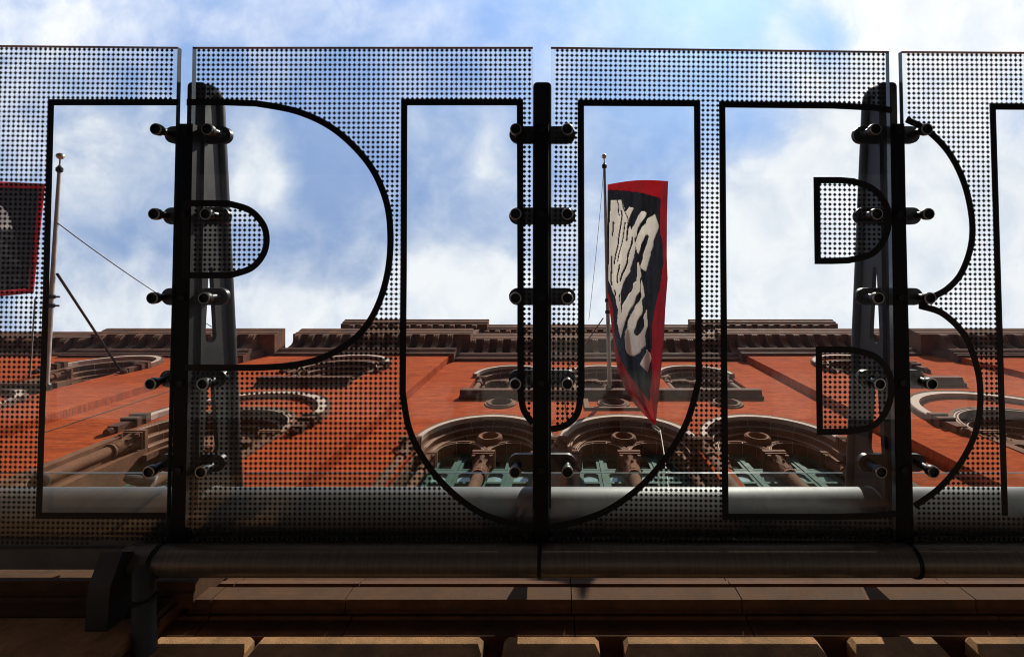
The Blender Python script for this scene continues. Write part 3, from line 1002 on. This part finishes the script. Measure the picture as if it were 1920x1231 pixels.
for pane in PANES:
    q = pane['q']
    low = [gp(x, y) for x, y in q]
    c = sum(low, Vector()) / 4
    root = empty('glass_pane', c, pane['label'], 'glass canopy pane', 'printed glass panes of the canopy')
    mb = MB()
    hi = [v + Vector((0, 0, TH)) for v in low]
    mb.add(low + hi, [(0, 1, 2, 3), (7, 6, 5, 4)])
    mb.build('sheet', M['glass'], root)
    eb = MB()
    eb.add(low + hi, [(0, 1, 5, 4), (1, 2, 6, 5), (2, 3, 7, 6), (3, 0, 4, 7)])
    eb.build('polished_edge', M['glass_edge'], root)
    ol = MB()
    for ln in pane['lines']:
        strip(ol, ln, 12.0, closed=(ln in (P_CNT, B_C1, B_C2)))
    ol.build('letter_outline', M['frit'], root)
    # dots: a square lattice of diamonds in the plane of the pane
    ex = (low[1] - low[0]).normalized()
    n_ = (low[1] - low[0]).cross(low[3] - low[0]).normalized()
    ey = n_.cross(ex)
    if ey.dot(low[3] - low[0]) < 0:
        ey = -ey
    W = max((v - low[0]).dot(ex) for v in low) + 0.2
    H = max((v - low[0]).dot(ey) for v in low)
    x0 = min((v - low[0]).dot(ex) for v in low) - 0.2
    dm = MB()
    j = 0
    yy = PITCH * 0.75
    while yy < H - PITCH * 0.4:
        xx = x0
        while xx < W:
            ctr = low[0] + ex * xx + ey * yy
            px, py = VX + F * ctr.x / ctr.z, VY + F * ctr.y / ctr.z
            xx += PITCH
            ok = in_poly((px, py), q) and in_poly((px + 3.6, py), q) and in_poly((px - 3.6, py), q) and py < 1018
            if ok and any(in_poly((px, py), cl) for cl in pane['clear']) and not any(in_poly((px, py), ct) for ct in pane['cut']):
                ok = False
            if not ok:
                continue
            o = Vector((0, 0, -0.0008))
            dm.add([ctr - ex * DOT + o, ctr - ey * DOT + o, ctr + ex * DOT + o, ctr + ey * DOT + o], [(0, 1, 2, 3)])
        yy += PITCH
    d = dm.build('frit_dots', M['frit'], root)
    d['kind'] = 'stuff'

# --- the arms: rail in the gap, web with slots, top chord, cross plates with standoffs
FIT_Y = [245, 402, 558, 717, 880]


def standoff_mesh():
    mb = MB()
    mb.lathe([(0.02, 0.175), (0.042, 0.175), (0.042, 0.03), (0.05, 0.02), (0.062, 0.0), (0.066, -0.03), (0.066, -0.052), (0.062, -0.06), (0.052, -0.06), (0.050, -0.035), (0.01, -0.035)], (0, 0, 0), n=22)
    me = mb.mesh('standoff', [M['fitting'], M['socket'], M['rim']], 35)
    for p in me.polygons:
        cz = sum(me.vertices[i].co.z for i in p.vertices) / len(p.vertices)
        rr = sum(math.hypot(me.vertices[i].co.x, me.vertices[i].co.y) for i in p.vertices) / len(p.vertices)
        if cz < -0.054:
            p.material_index = 2
        elif cz < -0.03 and rr < 0.054:
            p.material_index = 1
    return me


STAND = standoff_mesh()


def plate_mesh():
    hw, rr = 0.285, 0.098
    pr = [(hw + rr * math.cos(a), rr * math.sin(a)) for a in [-math.pi / 2 + math.pi * i / 12 for i in range(13)]]
    pr += [(-hw + rr * math.cos(a), rr * math.sin(a)) for a in [math.pi / 2 + math.pi * i / 12 for i in range(13)]]
    return MB().prism(pr, 'z', 0, 0.05).mesh('cross_plate', M['fitting'], 30)


PLATE = plate_mesh()
BOLT = MB().lathe([(0.001, 0.0), (0.034, 0.0), (0.038, 0.008), (0.038, 0.02)], (0, 0, 0), n=12).mesh('bolt', M['fitting'], 30)
ARMS = [(349, 334, 'left canopy strut, a tapered slotted steel fin beside the bowl of the letter P'),
        (1017, 1014, 'middle canopy strut, a tapered steel fin seen edge-on through the letter U'),
        (1683, 1695, 'right canopy strut, a tapered slotted steel fin across the letter B')]
for (pt, pb, label) in ARMS:
    top, bot = gp(pt, 200), gp(pb, 1010)
    X0, X1 = top.x, bot.x
    X = (X0 + X1) / 2
    Ya, Yb_ = gp(pt, 160).y * 1.045, gp(pb, 1012).y
    arm = empty('canopy_strut', (X, Yb_, ZB), label, 'canopy strut', 'steel struts of the canopy')
    zt, zbt = gz(pt, 160), gz(pb, 1012)
    sl_ = (zbt - zt) / (Yb_ - Ya)

    def zy(y, up):
        return zt + sl_ * (y - Ya) + up
    y_bar = gp(pt, 232).y
    hw = 0.078
    rl = MB()
    rl.add([(X - hw, y_bar, zy(y_bar, 0.0)), (X + hw, y_bar, zy(y_bar, 0.0)), (X + hw, Yb_, zy(Yb_, 0.0)), (X - hw, Yb_, zy(Yb_, 0.0)),
            (X - hw, y_bar, zy(y_bar, 0.12)), (X + hw, y_bar, zy(y_bar, 0.12)), (X + hw, Yb_, zy(Yb_, 0.12)), (X - hw, Yb_, zy(Yb_, 0.12))],
           [(0, 3, 2, 1), (4, 5, 6, 7), (0, 1, 5, 4), (1, 2, 6, 5), (2, 3, 7, 6), (3, 0, 4, 7)])
    rl.build('gap_bar', M['black'], arm)
    # lower flange with a rounded tip
    fl = MB()
    fw = 0.105
    tip = [(X - fw, Yb_ + 0.3), (X + fw, Yb_ + 0.3)] + [(X + fw - 0.05 + 0.05 * math.cos(a), Ya + 0.05 - 0.05 * math.sin(a)) for a in [math.pi / 2 * i / 5 for i in range(6)]] \
        + [(X - fw + 0.05 - 0.05 * math.sin(a), Ya + 0.05 - 0.05 * math.cos(a)) for a in [math.pi / 2 * i / 5 for i in range(6)]]
    n = len(tip)
    fl.add([(x, y, zy(y, 0.14)) for x, y in tip] + [(x, y, zy(y, 0.19)) for x, y in tip],
           [tuple(range(n)), tuple(range(2 * n - 1, n - 1, -1))] + [(i, (i + 1) % n, n + (i + 1) % n, n + i) for i in range(n)])
    fl.build('lower_flange', M['arm'], arm)

    def hgt(y):        # height of the fin above the glass
        t_ = (y - Ya) / (Yb_ - Ya)
        return 0.47 + 0.46 * t_

    def slot(ya, yb, f0, f1, n=8):
        """rounded hole between fractions of the web's height"""
        pts = []
        m0 = 0.20
        for k in range(n + 1):
            a = math.pi * k / n
            hh = hgt(yb) - m0
            c_, r_ = (f0 + f1) / 2 * hh, (f1 - f0) / 2 * hh
            pts.append((yb - r_ + r_ * math.sin(a), zy(yb, m0 + c_ - r_ * math.cos(a))))
        for k in range(n + 1):
            a = math.pi * k / n
            hh = hgt(ya) - m0
            c_, r_ = (f0 + 0.10 + f1 - 0.08) / 2 * hh, (f1 - f0 - 0.18) / 2 * hh
            pts.append((ya + r_ - r_ * math.sin(a), zy(ya, m0 + c_ + r_ * math.cos(a))))
        return pts
    ys1 = [gp(pt, y).y for y in (500, 640, 712, 855)]
    k_ = 1.10          # the web stands further up, so its rays meet it further out
    web = MB()
    outl = [(Ya + 0.04, zy(Ya, 0.192)), (Yb_ + 0.28, zy(Yb_ + 0.28, 0.192)), (Yb_ + 0.28, zy(Yb_ + 0.28, hgt(Yb_ + 0.28))), (Ya + 0.10, zy(Ya, hgt(Ya))),
            (Ya + 0.01, zy(Ya, hgt(Ya) - 0.05)), (Ya - 0.01, zy(Ya, hgt(Ya) - 0.14))]
    plate(web, outl, [slot(ys1[0] * k_, ys1[1] * k_, 0.20, 0.52), slot(ys1[2] * k_, ys1[3] * k_, 0.16, 0.52)], X - 0.025, X + 0.025, axis='x')
    web.build('web', M['arm'], arm)
    ch = MB()
    cw = 0.072
    tops = [(y, hgt(y)) for y in (Ya + 0.18, Ya + 1.5, Ya + 3.0, Yb_ + 0.28)]
    path = [(X, Ya + 0.07, zy(Ya, 0.25)), (X, Ya + 0.02, zy(Ya, hgt(Ya) - 0.12)), (X, Ya + 0.04, zy(Ya, hgt(Ya) - 0.05)), (X, Ya + 0.09, zy(Ya, hgt(Ya) - 0.015))] + [(X, y, zy(y, h - 0.01)) for y, h in tops[0:]]
    ch.tube(path, cw, 12)
    ch.build('top_chord', M['arm'], arm, 40)
    for y in FIT_Y:
        pb_ = gp(pt + (pb - pt) * (y - 200) / 810, y)
        zpl = zy(pb_.y, 0.0)
        pl = place('cross_plate', PLATE, arm, (X, pb_.y * 1.0, zpl + 0.165))
        place('bolt', BOLT, pl, (X, pb_.y, zpl - 0.019))
        for s in (-1, 1):
            place('standoff', STAND, pl, (X + s * 0.285, pb_.y, zpl - 0.004 + 0.0))

# --- the grey steel tubes that run from arm to arm behind the panes
AX = [gp(334, 957).x, gp(1014, 957).x, gp(1695, 957).x]
TY, TZ, TR = 2.94, 5.36, 0.262
TUBES = [(-9.5, AX[0] - 0.03, 'brushed steel tube left of the left arm, behind the stem of the letter P'),
         (AX[0] + 0.03, AX[2] - 0.03, 'long brushed steel tube between the left and right arms behind the letter U'),
         (AX[2] + 0.03, 9.5, 'brushed steel tube right of the right arm, behind the curve of the letter B')]
for (xa, xb, label) in TUBES:
    root = empty('steel_tube', ((xa + xb) / 2, TY, TZ), label, 'steel tube', 'steel tubes across the canopy')
    MB().lathe([(0.20, 0.0), (TR - 0.02, 0.002), (TR, 0.02), (TR, xb - xa - 0.02), (TR - 0.02, xb - xa - 0.002), (0.20, xb - xa)], (xa, TY, TZ), axis='x', n=48).build('pipe', M['steel'], root, 40)
    for xw in (xa + 0.05, xb - 0.05):
        wr = MB().lathe([(TR - 0.005, -0.02), (TR + 0.01, -0.012), (TR + 0.012, 0.0), (TR + 0.01, 0.012), (TR - 0.005, 0.02)], (xw, TY, TZ), axis='x', n=48)
        wr.build('weld_ring', M['steel'], root, 40)

# --- clear glass behind the tubes
RG = [(-9.2, AX[0] - 0.1, 'clear rear glass sheet at far left of the canopy, near two floodlights'),
      (AX[0] + 0.12, AX[1] - 0.04, 'clear greenish rear glass sheet behind the left half of the letter U'),
      (AX[1] + 0.04, AX[2] - 0.12, 'clear greenish rear glass sheet behind the right half of the letter U'),
      (AX[2] + 0.1, 9.2, 'clear rear glass sheet at far right of the canopy behind the letter B')]
for (xa, xb, label) in RG:
    root = empty('rear_glass', ((xa + xb) / 2, 3.0, 5.9), label, 'glass sheet', 'clear sheets behind the printed panes')
    y0_, y1_ = 2.74, 3.42
    MB().add([(xa, y0_, 5.90), (xb, y0_, 5.90), (xb, y1_, 5.88), (xa, y1_, 5.88)], [(0, 1, 2, 3)]).build('sheet', M['rear_glass'], root)
    MB().box(xa, xb, y0_ - 0.006, y0_ - 0.001, 5.888, 5.908).build('polished_edge', M['glass_edge'], root)

# --- the dark gutter along the back edge, its drain and its bracket
GY, GZ_, GR = 3.185, 4.86, 0.158
xg0, xg1 = (232 - VX) * GZ_ / F, 8.2
root = empty('gutter_pipe', ((xg0 + xg1) / 2, GY, GZ_), 'dark bronze gutter pipe running below the back edge of the glass panes', 'gutter pipe')
MB().lathe([(0.03, 0.0), (GR - 0.05, 0.004), (GR - 0.012, 0.03), (GR, 0.07), (GR, xg1 - xg0)], (xg0, GY, GZ_), axis='x', n=40).build('pipe', M['gutter'], root, 50)
for px in (300, 1012, 1708):
    xr = (px - VX) * GZ_ / F
    MB().lathe([(GR, -0.022), (GR + 0.012, -0.018), (GR + 0.012, -0.006), (GR + 0.003, -0.003), (GR + 0.003, 0.003), (GR + 0.012, 0.006), (GR + 0.012, 0.018), (GR, 0.022)], (xr, GY, GZ_), axis='x', n=40).build('joint_ring', M['fitting'], root, 30)
xd = (272 - VX) * 4.55 / F
MB().tube([at(268, 1062, 4.74), at(269, 1090, 4.68), at(270, 1150, 4.58), at(272, 1240, 4.46)], 0.098, 20).build('drain', M['bracket_black'], root, 50)
MB().lathe([(0.10, -0.03), (0.112, -0.02), (0.112, 0.02), (0.10, 0.03)], tuple(at(269.5, 1120, 4.63)), axis='y', n=24).build('joint_ring', M['fitting'], root, 30)

br = MB()
xb0, xb1 = -4.70, -4.48
poly = [(2.97, 4.66), (3.24, 4.53), (3.655, 4.50), (3.655, 4.70), (3.46, 4.74), (3.34, 5.058), (3.11, 5.058), (3.09, 4.86)]
br.prism(poly, 'x', xb0, xb1)
o = br.build('canopy_bracket', M['bracket_black'])
tag(o, 'black steel bracket plate joining the canopy to the stone block at lower left', 'bracket')

# --- the dark beam behind the gutter that closes the canopy off
o = MB().box(-9.6, 9.6, 3.10, 3.42, 5.06, 5.20).build('back_beam', M['beam'])
tag(o, 'dark steel beam behind the bottom edge of the printed glass, above the gutter pipe', 'beam')

# --- floodlights on the tube
for (px, py, rr, tilt, mat, label) in ((268, 902, 0.085, 0.7, 'arm', 'silver floodlight with pale lens standing on the steel tube beside the left arm'),
                                       (72, 900, 0.10, -0.4, 'black', 'black floodlight on the steel tube at the left edge, beside the outline of the P')):
    c = at(px, py, 5.86)
    base = Vector((c.x, c.y + 0.10, 5.74))
    root = empty('floodlight', base, label, 'floodlight')
    d = Vector((math.sin(tilt), 0.35, 0.35)).normalized()
    MB().tube([c - d * 0.20, c - d * 0.15, c + d * 0.02, c + d * 0.09, c + d * 0.12], [rr * 0.35, rr * 0.6, rr * 0.85, rr, rr], 20).build('head', M[mat], root, 40)
    MB().tube([c + d * 0.121, c + d * 0.126], [rr * 0.9, rr * 0.86], 20).build('lens', M['lens'], root)
    MB().tube([c + d * 0.105, c + d * 0.122], [rr * 1.08, rr * 1.08], 20).build('rim', M['rim'], root)
    MB().tube([c - d * 0.02, c - d * 0.02 + Vector((0.02, 0.06, -0.03)), base], 0.02, 8).build('stem', M['black'], root, 40)

# ================================================================== flagpoles, stays and flags
def flagpole(b, t_, r0, r1, label, fit):
    b, t_ = Vector(b), Vector(t_)
    root = empty('flagpole', b, label, 'flagpole', 'flagpoles leaning out from the facade')
    d = (t_ - b).normalized()
    MB().tube([b, b + (t_ - b) * 0.5, t_], [r0, (r0 + r1) / 2, r1], 16).build('pole', M['pole'], root, 40)
    s = MB()
    bc = t_ + d * 0.28
    s.lathe([(0.002, -0.10)] + [(0.10 * math.sin(math.pi * i / 10), -0.10 * math.cos(math.pi * i / 10)) for i in range(1, 10)] + [(0.002, 0.10)], bc, n=18)
    s.build('ball', M['gold'], root, 60)
    MB().tube([t_, t_ + d * 0.2], 0.02, 8).build('spindle', M['pole'], root)
    MB().tube([t_ - d * 0.22, t_ - d * 0.18, t_ - d * 0.08, t_ - d * 0.04], [r1 * 1.1, r1 * 1.9, r1 * 1.9, r1 * 1.1], 14).build('truck', M['fitting'], root, 40)
    for f in fit:
        c = b + (t_ - b) * f
        MB().tube([c - d * 0.06, c - d * 0.05, c + d * 0.05, c + d * 0.06], [r0 * 0.95, r0 * 1.25, r0 * 1.25, r0 * 0.95], 14).build('collar', M['fitting'], root, 40)
        MB().tube([c, c + Vector((0.25, 0, -0.02))], 0.03, 8).build('cleat', M['fitting'], root)
    MB().lathe([(0.02, 0.0), (r0 * 1.8, 0.0), (r0 * 1.8, 0.06), (r0 * 1.2, 0.12)], b - Vector((0, 0, 0.02)), n=16).build('foot', M['fitting'], root, 40)
    return root


P1b, P1t = at(1143, 727, 15.25), at(1133, 306, 17.3)
flagpole(P1b, P1t, 0.075, 0.05, 'weathered flagpole in the middle, standing on the window sill beside the hanging banner', (0.31, 0.36))
P2b, P2t = at(86, 724, 13.45), at(112, 310, 13.75)
flagpole(P2b, P2t, 0.072, 0.044, 'weathered flagpole at left, seen through the stem of the letter P', (0.36, 0.40))


def wire(a, b, r, sag, name, mat, label, cat):
    a, b = Vector(a), Vector(b)
    pts = [a + (b - a) * (i / 12) - Vector((0, 0, sag * 4 * (i / 12) * (1 - i / 12))) for i in range(13)]
    o = MB().tube(pts, r, 6).build(name, M[mat], None, 60)
    return tag(o, label, cat)


wire(at(107, 513, 13.6), at(226, 694, 16.85), 0.035, 0, 'stay_rod', 'arm', 'grey stay rod from the left flagpole down to the brick wall', 'stay rod')
wire(at(108, 418, 13.66), at(420, 625, 20.9), 0.016, 0.25, 'stay_wire', 'rope', 'thin dark wire from the left flagpole up to the cornice', 'wire')
wire(at(1131, 596, 15.9), at(1052, 706, 17.7), 0.022, 0.1, 'stay_wire', 'rope', 'thin dark wire from the middle flagpole to the brick wall above the sill', 'wire')
wire(at(1132, 318, 17.2), at(1104, 600, 16.5), 0.008, 0.3, 'halyard', 'rope', 'thin pale halyard hanging beside the middle flagpole', 'rope')
wire(at(66, 560, 13.5), at(56, 705, 13.2), 0.02, 0.0, 'halyard', 'rope', 'dark halyard hanging under the left flag behind the dotted glass', 'rope')
o = wire(at(1238, 806, 11.1), at(1256, 945, 7.4), 0.010, 0.1, 'tether', 'white_rope', 'thin tether from the pointed tip of the banner down behind the canopy', 'rope')
k = empty('tether_clip', at(1232, 803, 11.15), 'small pale metal clip at the pointed bottom tip of the banner', 'clip')
lp = []
for i in range(14):
    a = 2 * math.pi * i / 13
    u, v = 9.5 * math.cos(a), 2.6 * math.sin(a)
    lp.append(at(1231.5 + u * 0.80 - v * 0.6, 803 + u * 0.6 + v * 0.8, 11.15))
MB().tube(lp, 0.016, 6).build('link', M['white_rope'], k, 60)
MB().lathe([(0.01, -0.06), (0.03, -0.05), (0.03, 0.05), (0.01, 0.06)], at(1236.5, 811, 11.1), n=8).build('swivel', M['white_rope'], k)


def lerp_path(pts, t_):
    """interpolate a list of (t, value)"""
    for (a, va), (b, vb) in zip(pts[:-1], pts[1:]):
        if t_ <= b:
            f = (t_ - a) / (b - a)
            return va + (vb - va) * f
    return pts[-1][1]


def smooth(f):
    return f * f * (3 - 2 * f)


Z9 = 9.47


def z1(*p):
    return [(1130 + u / Z9, (330, 450, 570)[i] + v / Z9) for i, u, v in p]


DARK = [(1139.3, 357), (1151, 356), (1190, 360), (1205, 362), (1215, 365), (1238, 371), (1239, 380), (1238, 440), (1241, 446), (1243, 462), (1244, 480), (1244, 495),
        (1241, 510), (1238, 540), (1232, 560), (1228, 580), (1222, 612), (1223, 640), (1222, 655), (1219.5, 660), (1222, 680), (1223, 700), (1222, 715), (1219, 730),
        (1219, 745), (1217, 752), (1212, 745), (1200, 728), (1187, 712), (1178, 700), (1165, 677), (1158, 660), (1153, 640), (1151, 610), (1150, 590), (1147, 572), (1141, 550), (1139.3, 540)]
WHITE = [
    z1((0, 930, 680), (0, 1005, 880), (0, 1000, 920), (0, 950, 1040), (0, 895, 1180), (1, 910, 20), (1, 895, 130), (1, 860, 210), (1, 850, 280), (1, 800, 460), (1, 770, 565),
       (1, 665, 485), (1, 710, 340), (1, 720, 250), (1, 800, 30), (0, 820, 1070), (0, 790, 1035), (0, 755, 1070), (0, 700, 1190), (1, 690, 60), (1, 665, 180), (1, 635, 260), (1, 610, 200),
       (1, 580, 60), (0, 590, 1170), (0, 620, 1060), (0, 700, 900), (0, 770, 840), (0, 790, 760)),
    z1((0, 150, 430), (0, 245, 425), (0, 335, 425), (0, 385, 560), (0, 400, 640), (0, 480, 545), (0, 565, 570), (0, 520, 640), (0, 465, 760), (0, 470, 812), (0, 440, 830), (0, 450, 960), (0, 485, 880), (0, 510, 950),
       (0, 570, 850), (0, 640, 690), (0, 700, 620), (0, 780, 640), (0, 765, 720), (0, 690, 810), (0, 620, 940), (0, 605, 1060), (0, 565, 1120), (0, 580, 1170), (1, 600, 60), (1, 560, 300), (1, 500, 500),
       (1, 490, 570), (1, 400, 700), (1, 350, 830), (1, 320, 950), (1, 325, 1150), (2, 335, 170), (2, 300, 360), (2, 285, 440), (2, 258, 330), (2, 275, 110), (1, 250, 1150), (1, 235, 1060), (1, 215, 1000), (1, 175, 900), (1, 140, 790), (1, 105, 720), (1, 110, 500),
       (1, 115, 100), (0, 115, 960)),
    z1((1, 635, 375), (1, 665, 480), (1, 690, 640), (1, 660, 700), (1, 672, 800), (1, 660, 920), (1, 600, 1000), (1, 560, 1130), (2, 550, 10), (2, 490, 90), (2, 430, 230), (2, 400, 320), (2, 360, 460), (2, 320, 605),
       (2, 282, 460), (2, 315, 270), (2, 340, 160), (2, 350, 20), (1, 400, 1080), (1, 470, 950), (1, 530, 890), (1, 550, 760), (1, 600, 720), (1, 620, 600), (1, 610, 430)),
    z1((1, 690, 700), (1, 720, 800), (1, 750, 1000), (1, 700, 1070), (1, 710, 1231), (2, 715, 130), (2, 690, 190), (2, 620, 290), (2, 595, 400), (2, 555, 480), (2, 570, 540), (2, 620, 560), (2, 660, 530), (2, 740, 400),
       (2, 730, 210), (2, 785, 90), (2, 805, 390), (2, 770, 480), (2, 755, 560), (2, 770, 740), (2, 690, 800), (2, 665, 860), (2, 570, 920), (2, 500, 920), (2, 430, 870), (2, 400, 780), (2, 390, 640), (2, 400, 480),
       (2, 440, 400), (2, 445, 310), (2, 500, 190), (2, 560, 90), (2, 590, 10), (1, 630, 1120), (1, 690, 1010), (1, 680, 900)),
    z1((2, 780, 800), (2, 850, 880), (2, 865, 960), (2, 800, 1210), (2, 660, 1075), (2, 710, 960), (2, 775, 860)),
]
CUTS = [
    (z1((0, 262, 430), (0, 290, 540), (0, 280, 650), (0, 300, 700)), 16), (z1((0, 335, 620), (0, 350, 700), (0, 330, 830), (0, 310, 960), (0, 290, 1060), (0, 280, 1200), (1, 260, 150), (1, 220, 330), (1, 210, 420)), 22),
    (z1((0, 195, 820), (0, 190, 950), (0, 175, 1050)), 25), (z1((0, 400, 830), (0, 385, 950), (0, 365, 1100), (1, 345, 60), (1, 290, 250), (1, 270, 370)), 16),
    (z1((0, 460, 830), (0, 440, 1000), (0, 430, 1140)), 30), (z1((0, 530, 1090), (0, 520, 1200), (1, 490, 150), (1, 450, 270), (1, 440, 400), (1, 400, 510), (1, 350, 600), (1, 315, 720)), 30),
    (z1((1, 165, 290), (1, 165, 420), (1, 160, 560), (1, 150, 700), (1, 165, 800)), 26), (z1((1, 300, 440), (1, 285, 540), (1, 265, 620), (1, 265, 760)), 24),
    (z1((0, 345, 470), (0, 380, 600), (0, 430, 700), (0, 460, 800)), 14), (z1((1, 215, 900), (1, 235, 960), (1, 215, 1000)), 22), (z1((1, 300, 960), (1, 300, 1080)), 14),
]


def near_line(p, pts, wd):
    x, y = p
    for (ax, ay), (bx, by) in zip(pts[:-1], pts[1:]):
        dx, dy = bx - ax, by - ay
        t_ = max(0, min(1, ((x - ax) * dx + (y - ay) * dy) / (dx * dx + dy * dy + 1e-9)))
        if math.hypot(x - ax - dx * t_, y - ay - dy * t_) < wd:
            return True
    return False


def flag(name, label, grid, zone, base, parts):
    """grid[j][i] = (pixel point, world point); zone(pixel) -> part index"""
    root = empty(name, base, label, 'flag', 'black and red flags')
    bins = [dict(v={}, f=[]) for _ in parts]
    J, I = len(grid), len(grid[0])
    for j in range(J - 1):
        for i in range(I - 1):
            ids = [(j, i), (j, i + 1), (j + 1, i + 1), (j + 1, i)]
            cx = sum(grid[a][b][0][0] for a, b in ids) / 4
            cy = sum(grid[a][b][0][1] for a, b in ids) / 4
            bins[zone((cx, cy))]['f'].append(ids)
    for bn, (pname, mat) in zip(bins, parts):
        mb = MB()
        idx = {}
        for ids in bn['f']:
            fc = []
            for q in ids:
                if q not in idx:
                    idx[q] = len(mb.v)
                    mb.v.append(tuple(grid[q[0]][q[1]][1]))
                fc.append(idx[q])
            mb.f.append(tuple(fc))
        if not mb.f:
            continue
        o = mb.build(pname, M[mat], root, 80)
        md = o.modifiers.new('thickness', 'SOLIDIFY')
        md.thickness = 0.006
    return root


LEFT = [(0, (1139.2, 346)), (.12, (1138.8, 400)), (.3, (1138.6, 480)), (.44, (1138.6, 543)), (.50, (1141, 565)), (.60, (1147.5, 618)), (.68, (1151, 652)), (.77, (1158, 692)), (.85, (1171, 727)), (.92, (1190, 757)), (.965, (1210, 779)), (1, (1227.5, 797))]
RIGHT = [(0, (1252.5, 339.5)), (.12, (1250.5, 400)), (.3, (1250, 480)), (.40, (1251.5, 522)), (.52, (1247, 580)), (.62, (1245, 625)), (.74, (1240, 682)), (.82, (1236.5, 720)), (.91, (1232.5, 760)), (1, (1229, 797))]
NI, NJ = 90, 260
grid = []
for j in range(NJ + 1):
    t_ = j / NJ
    l = (lerp_path([(a, p[0]) for a, p in LEFT], t_), lerp_path([(a, p[1]) for a, p in LEFT], t_))
    r = (lerp_path([(a, p[0]) for a, p in RIGHT], t_), lerp_path([(a, p[1]) for a, p in RIGHT], t_))
    zh = 17.15 - 1.2 * t_ / 0.45 if t_ < 0.45 else 15.95 - (15.95 - 11.2) * smooth((t_ - 0.45) / 0.55)
    zf = 14.5 - 3.3 * smooth(t_)
    row = []
    for i in range(NI + 1):
        s = i / NI
        px = l[0] + (r[0] - l[0]) * s
        py = l[1] + (r[1] - l[1]) * s - 6.0 * math.sin(math.pi * s) * max(0, 1 - t_ / 0.05) * 0.8
        fold = 0.10 * math.sin(s * 17 + 3.0 * math.sin(t_ * 4.0)) * (0.35 + 0.65 * t_) + 0.04 * math.sin(s * 31 + 5 * t_) * (0.3 + t_) + 0.010 * math.sin(s * 63 - 9 * t_ + 2 * math.sin(6 * t_))
        fold += 0.05 * math.sin(t_ * 16 + s * 7)
        hem = -0.35 * smooth(max(0, (s - 0.90) / 0.10)) * (1 if t_ < 0.95 else 0.3)
        z = zh + (zf - zh) * (s ** 0.9) + (fold + hem) * min(1, 6 * (1 - t_)) * min(1, s * 8)
        row.append(((px, py), at(px, py, z)))
    grid.append(row)


def zone1(p):
    if any(in_poly(p, wp) for wp in WHITE):
        if not (in_poly(p, WHITE[1]) and any(near_line(p, ln, wd / Z9 / 2) for ln, wd in CUTS)):
            return 2
    return 0 if in_poly(p, DARK) else 1


flag('hanging_banner', 'long black banner with red border and white lettering hanging from the middle flagpole', grid, zone1, P1b + Vector((0.2, -3, 0)),
     [('cloth', 'black_cloth'), ('border', 'red_cloth'), ('lettering', 'white_cloth')])

grid = []
for j in range(61):
    t_ = j / 60
    row = []
    for i in range(91):
        s = i / 90          # from the pole down
        rx, ry = 85 + (63 - 85) * t_, 344.5 + (549 - 344.5) * t_
        lx, ly = -235 + (-250 + 235) * t_, 328 + (580 - 328) * t_
        px, py = rx + (lx - rx) * s, ry + (ly - ry) * s
        z = 13.45 - 3.4 * s + 0.05 * math.sin(s * 11 + t_ * 3) * s
        row.append(((px, py), at(px, py, z)))
    grid.append(row)
IN2 = [(74, 353), (52, 539), (-225, 565), (-225, 345)]
LET2 = curve([(-60, 380), (-20, 380), (0, 384), (13, 398), (21, 418), (23.5, 432)], 6) + [(-60, 432)]


def zone2(p):
    if in_poly(p, LET2):
        return 2
    return 0 if in_poly(p, IN2) else 1


flag('hanging_flag', 'black flag with red border at the left edge, seen through the dotted glass', grid, zone2, P2b + Vector((-1, -3, 0)),
     [('cloth', 'black_cloth'), ('border', 'red_cloth'), ('lettering', 'white_cloth')])
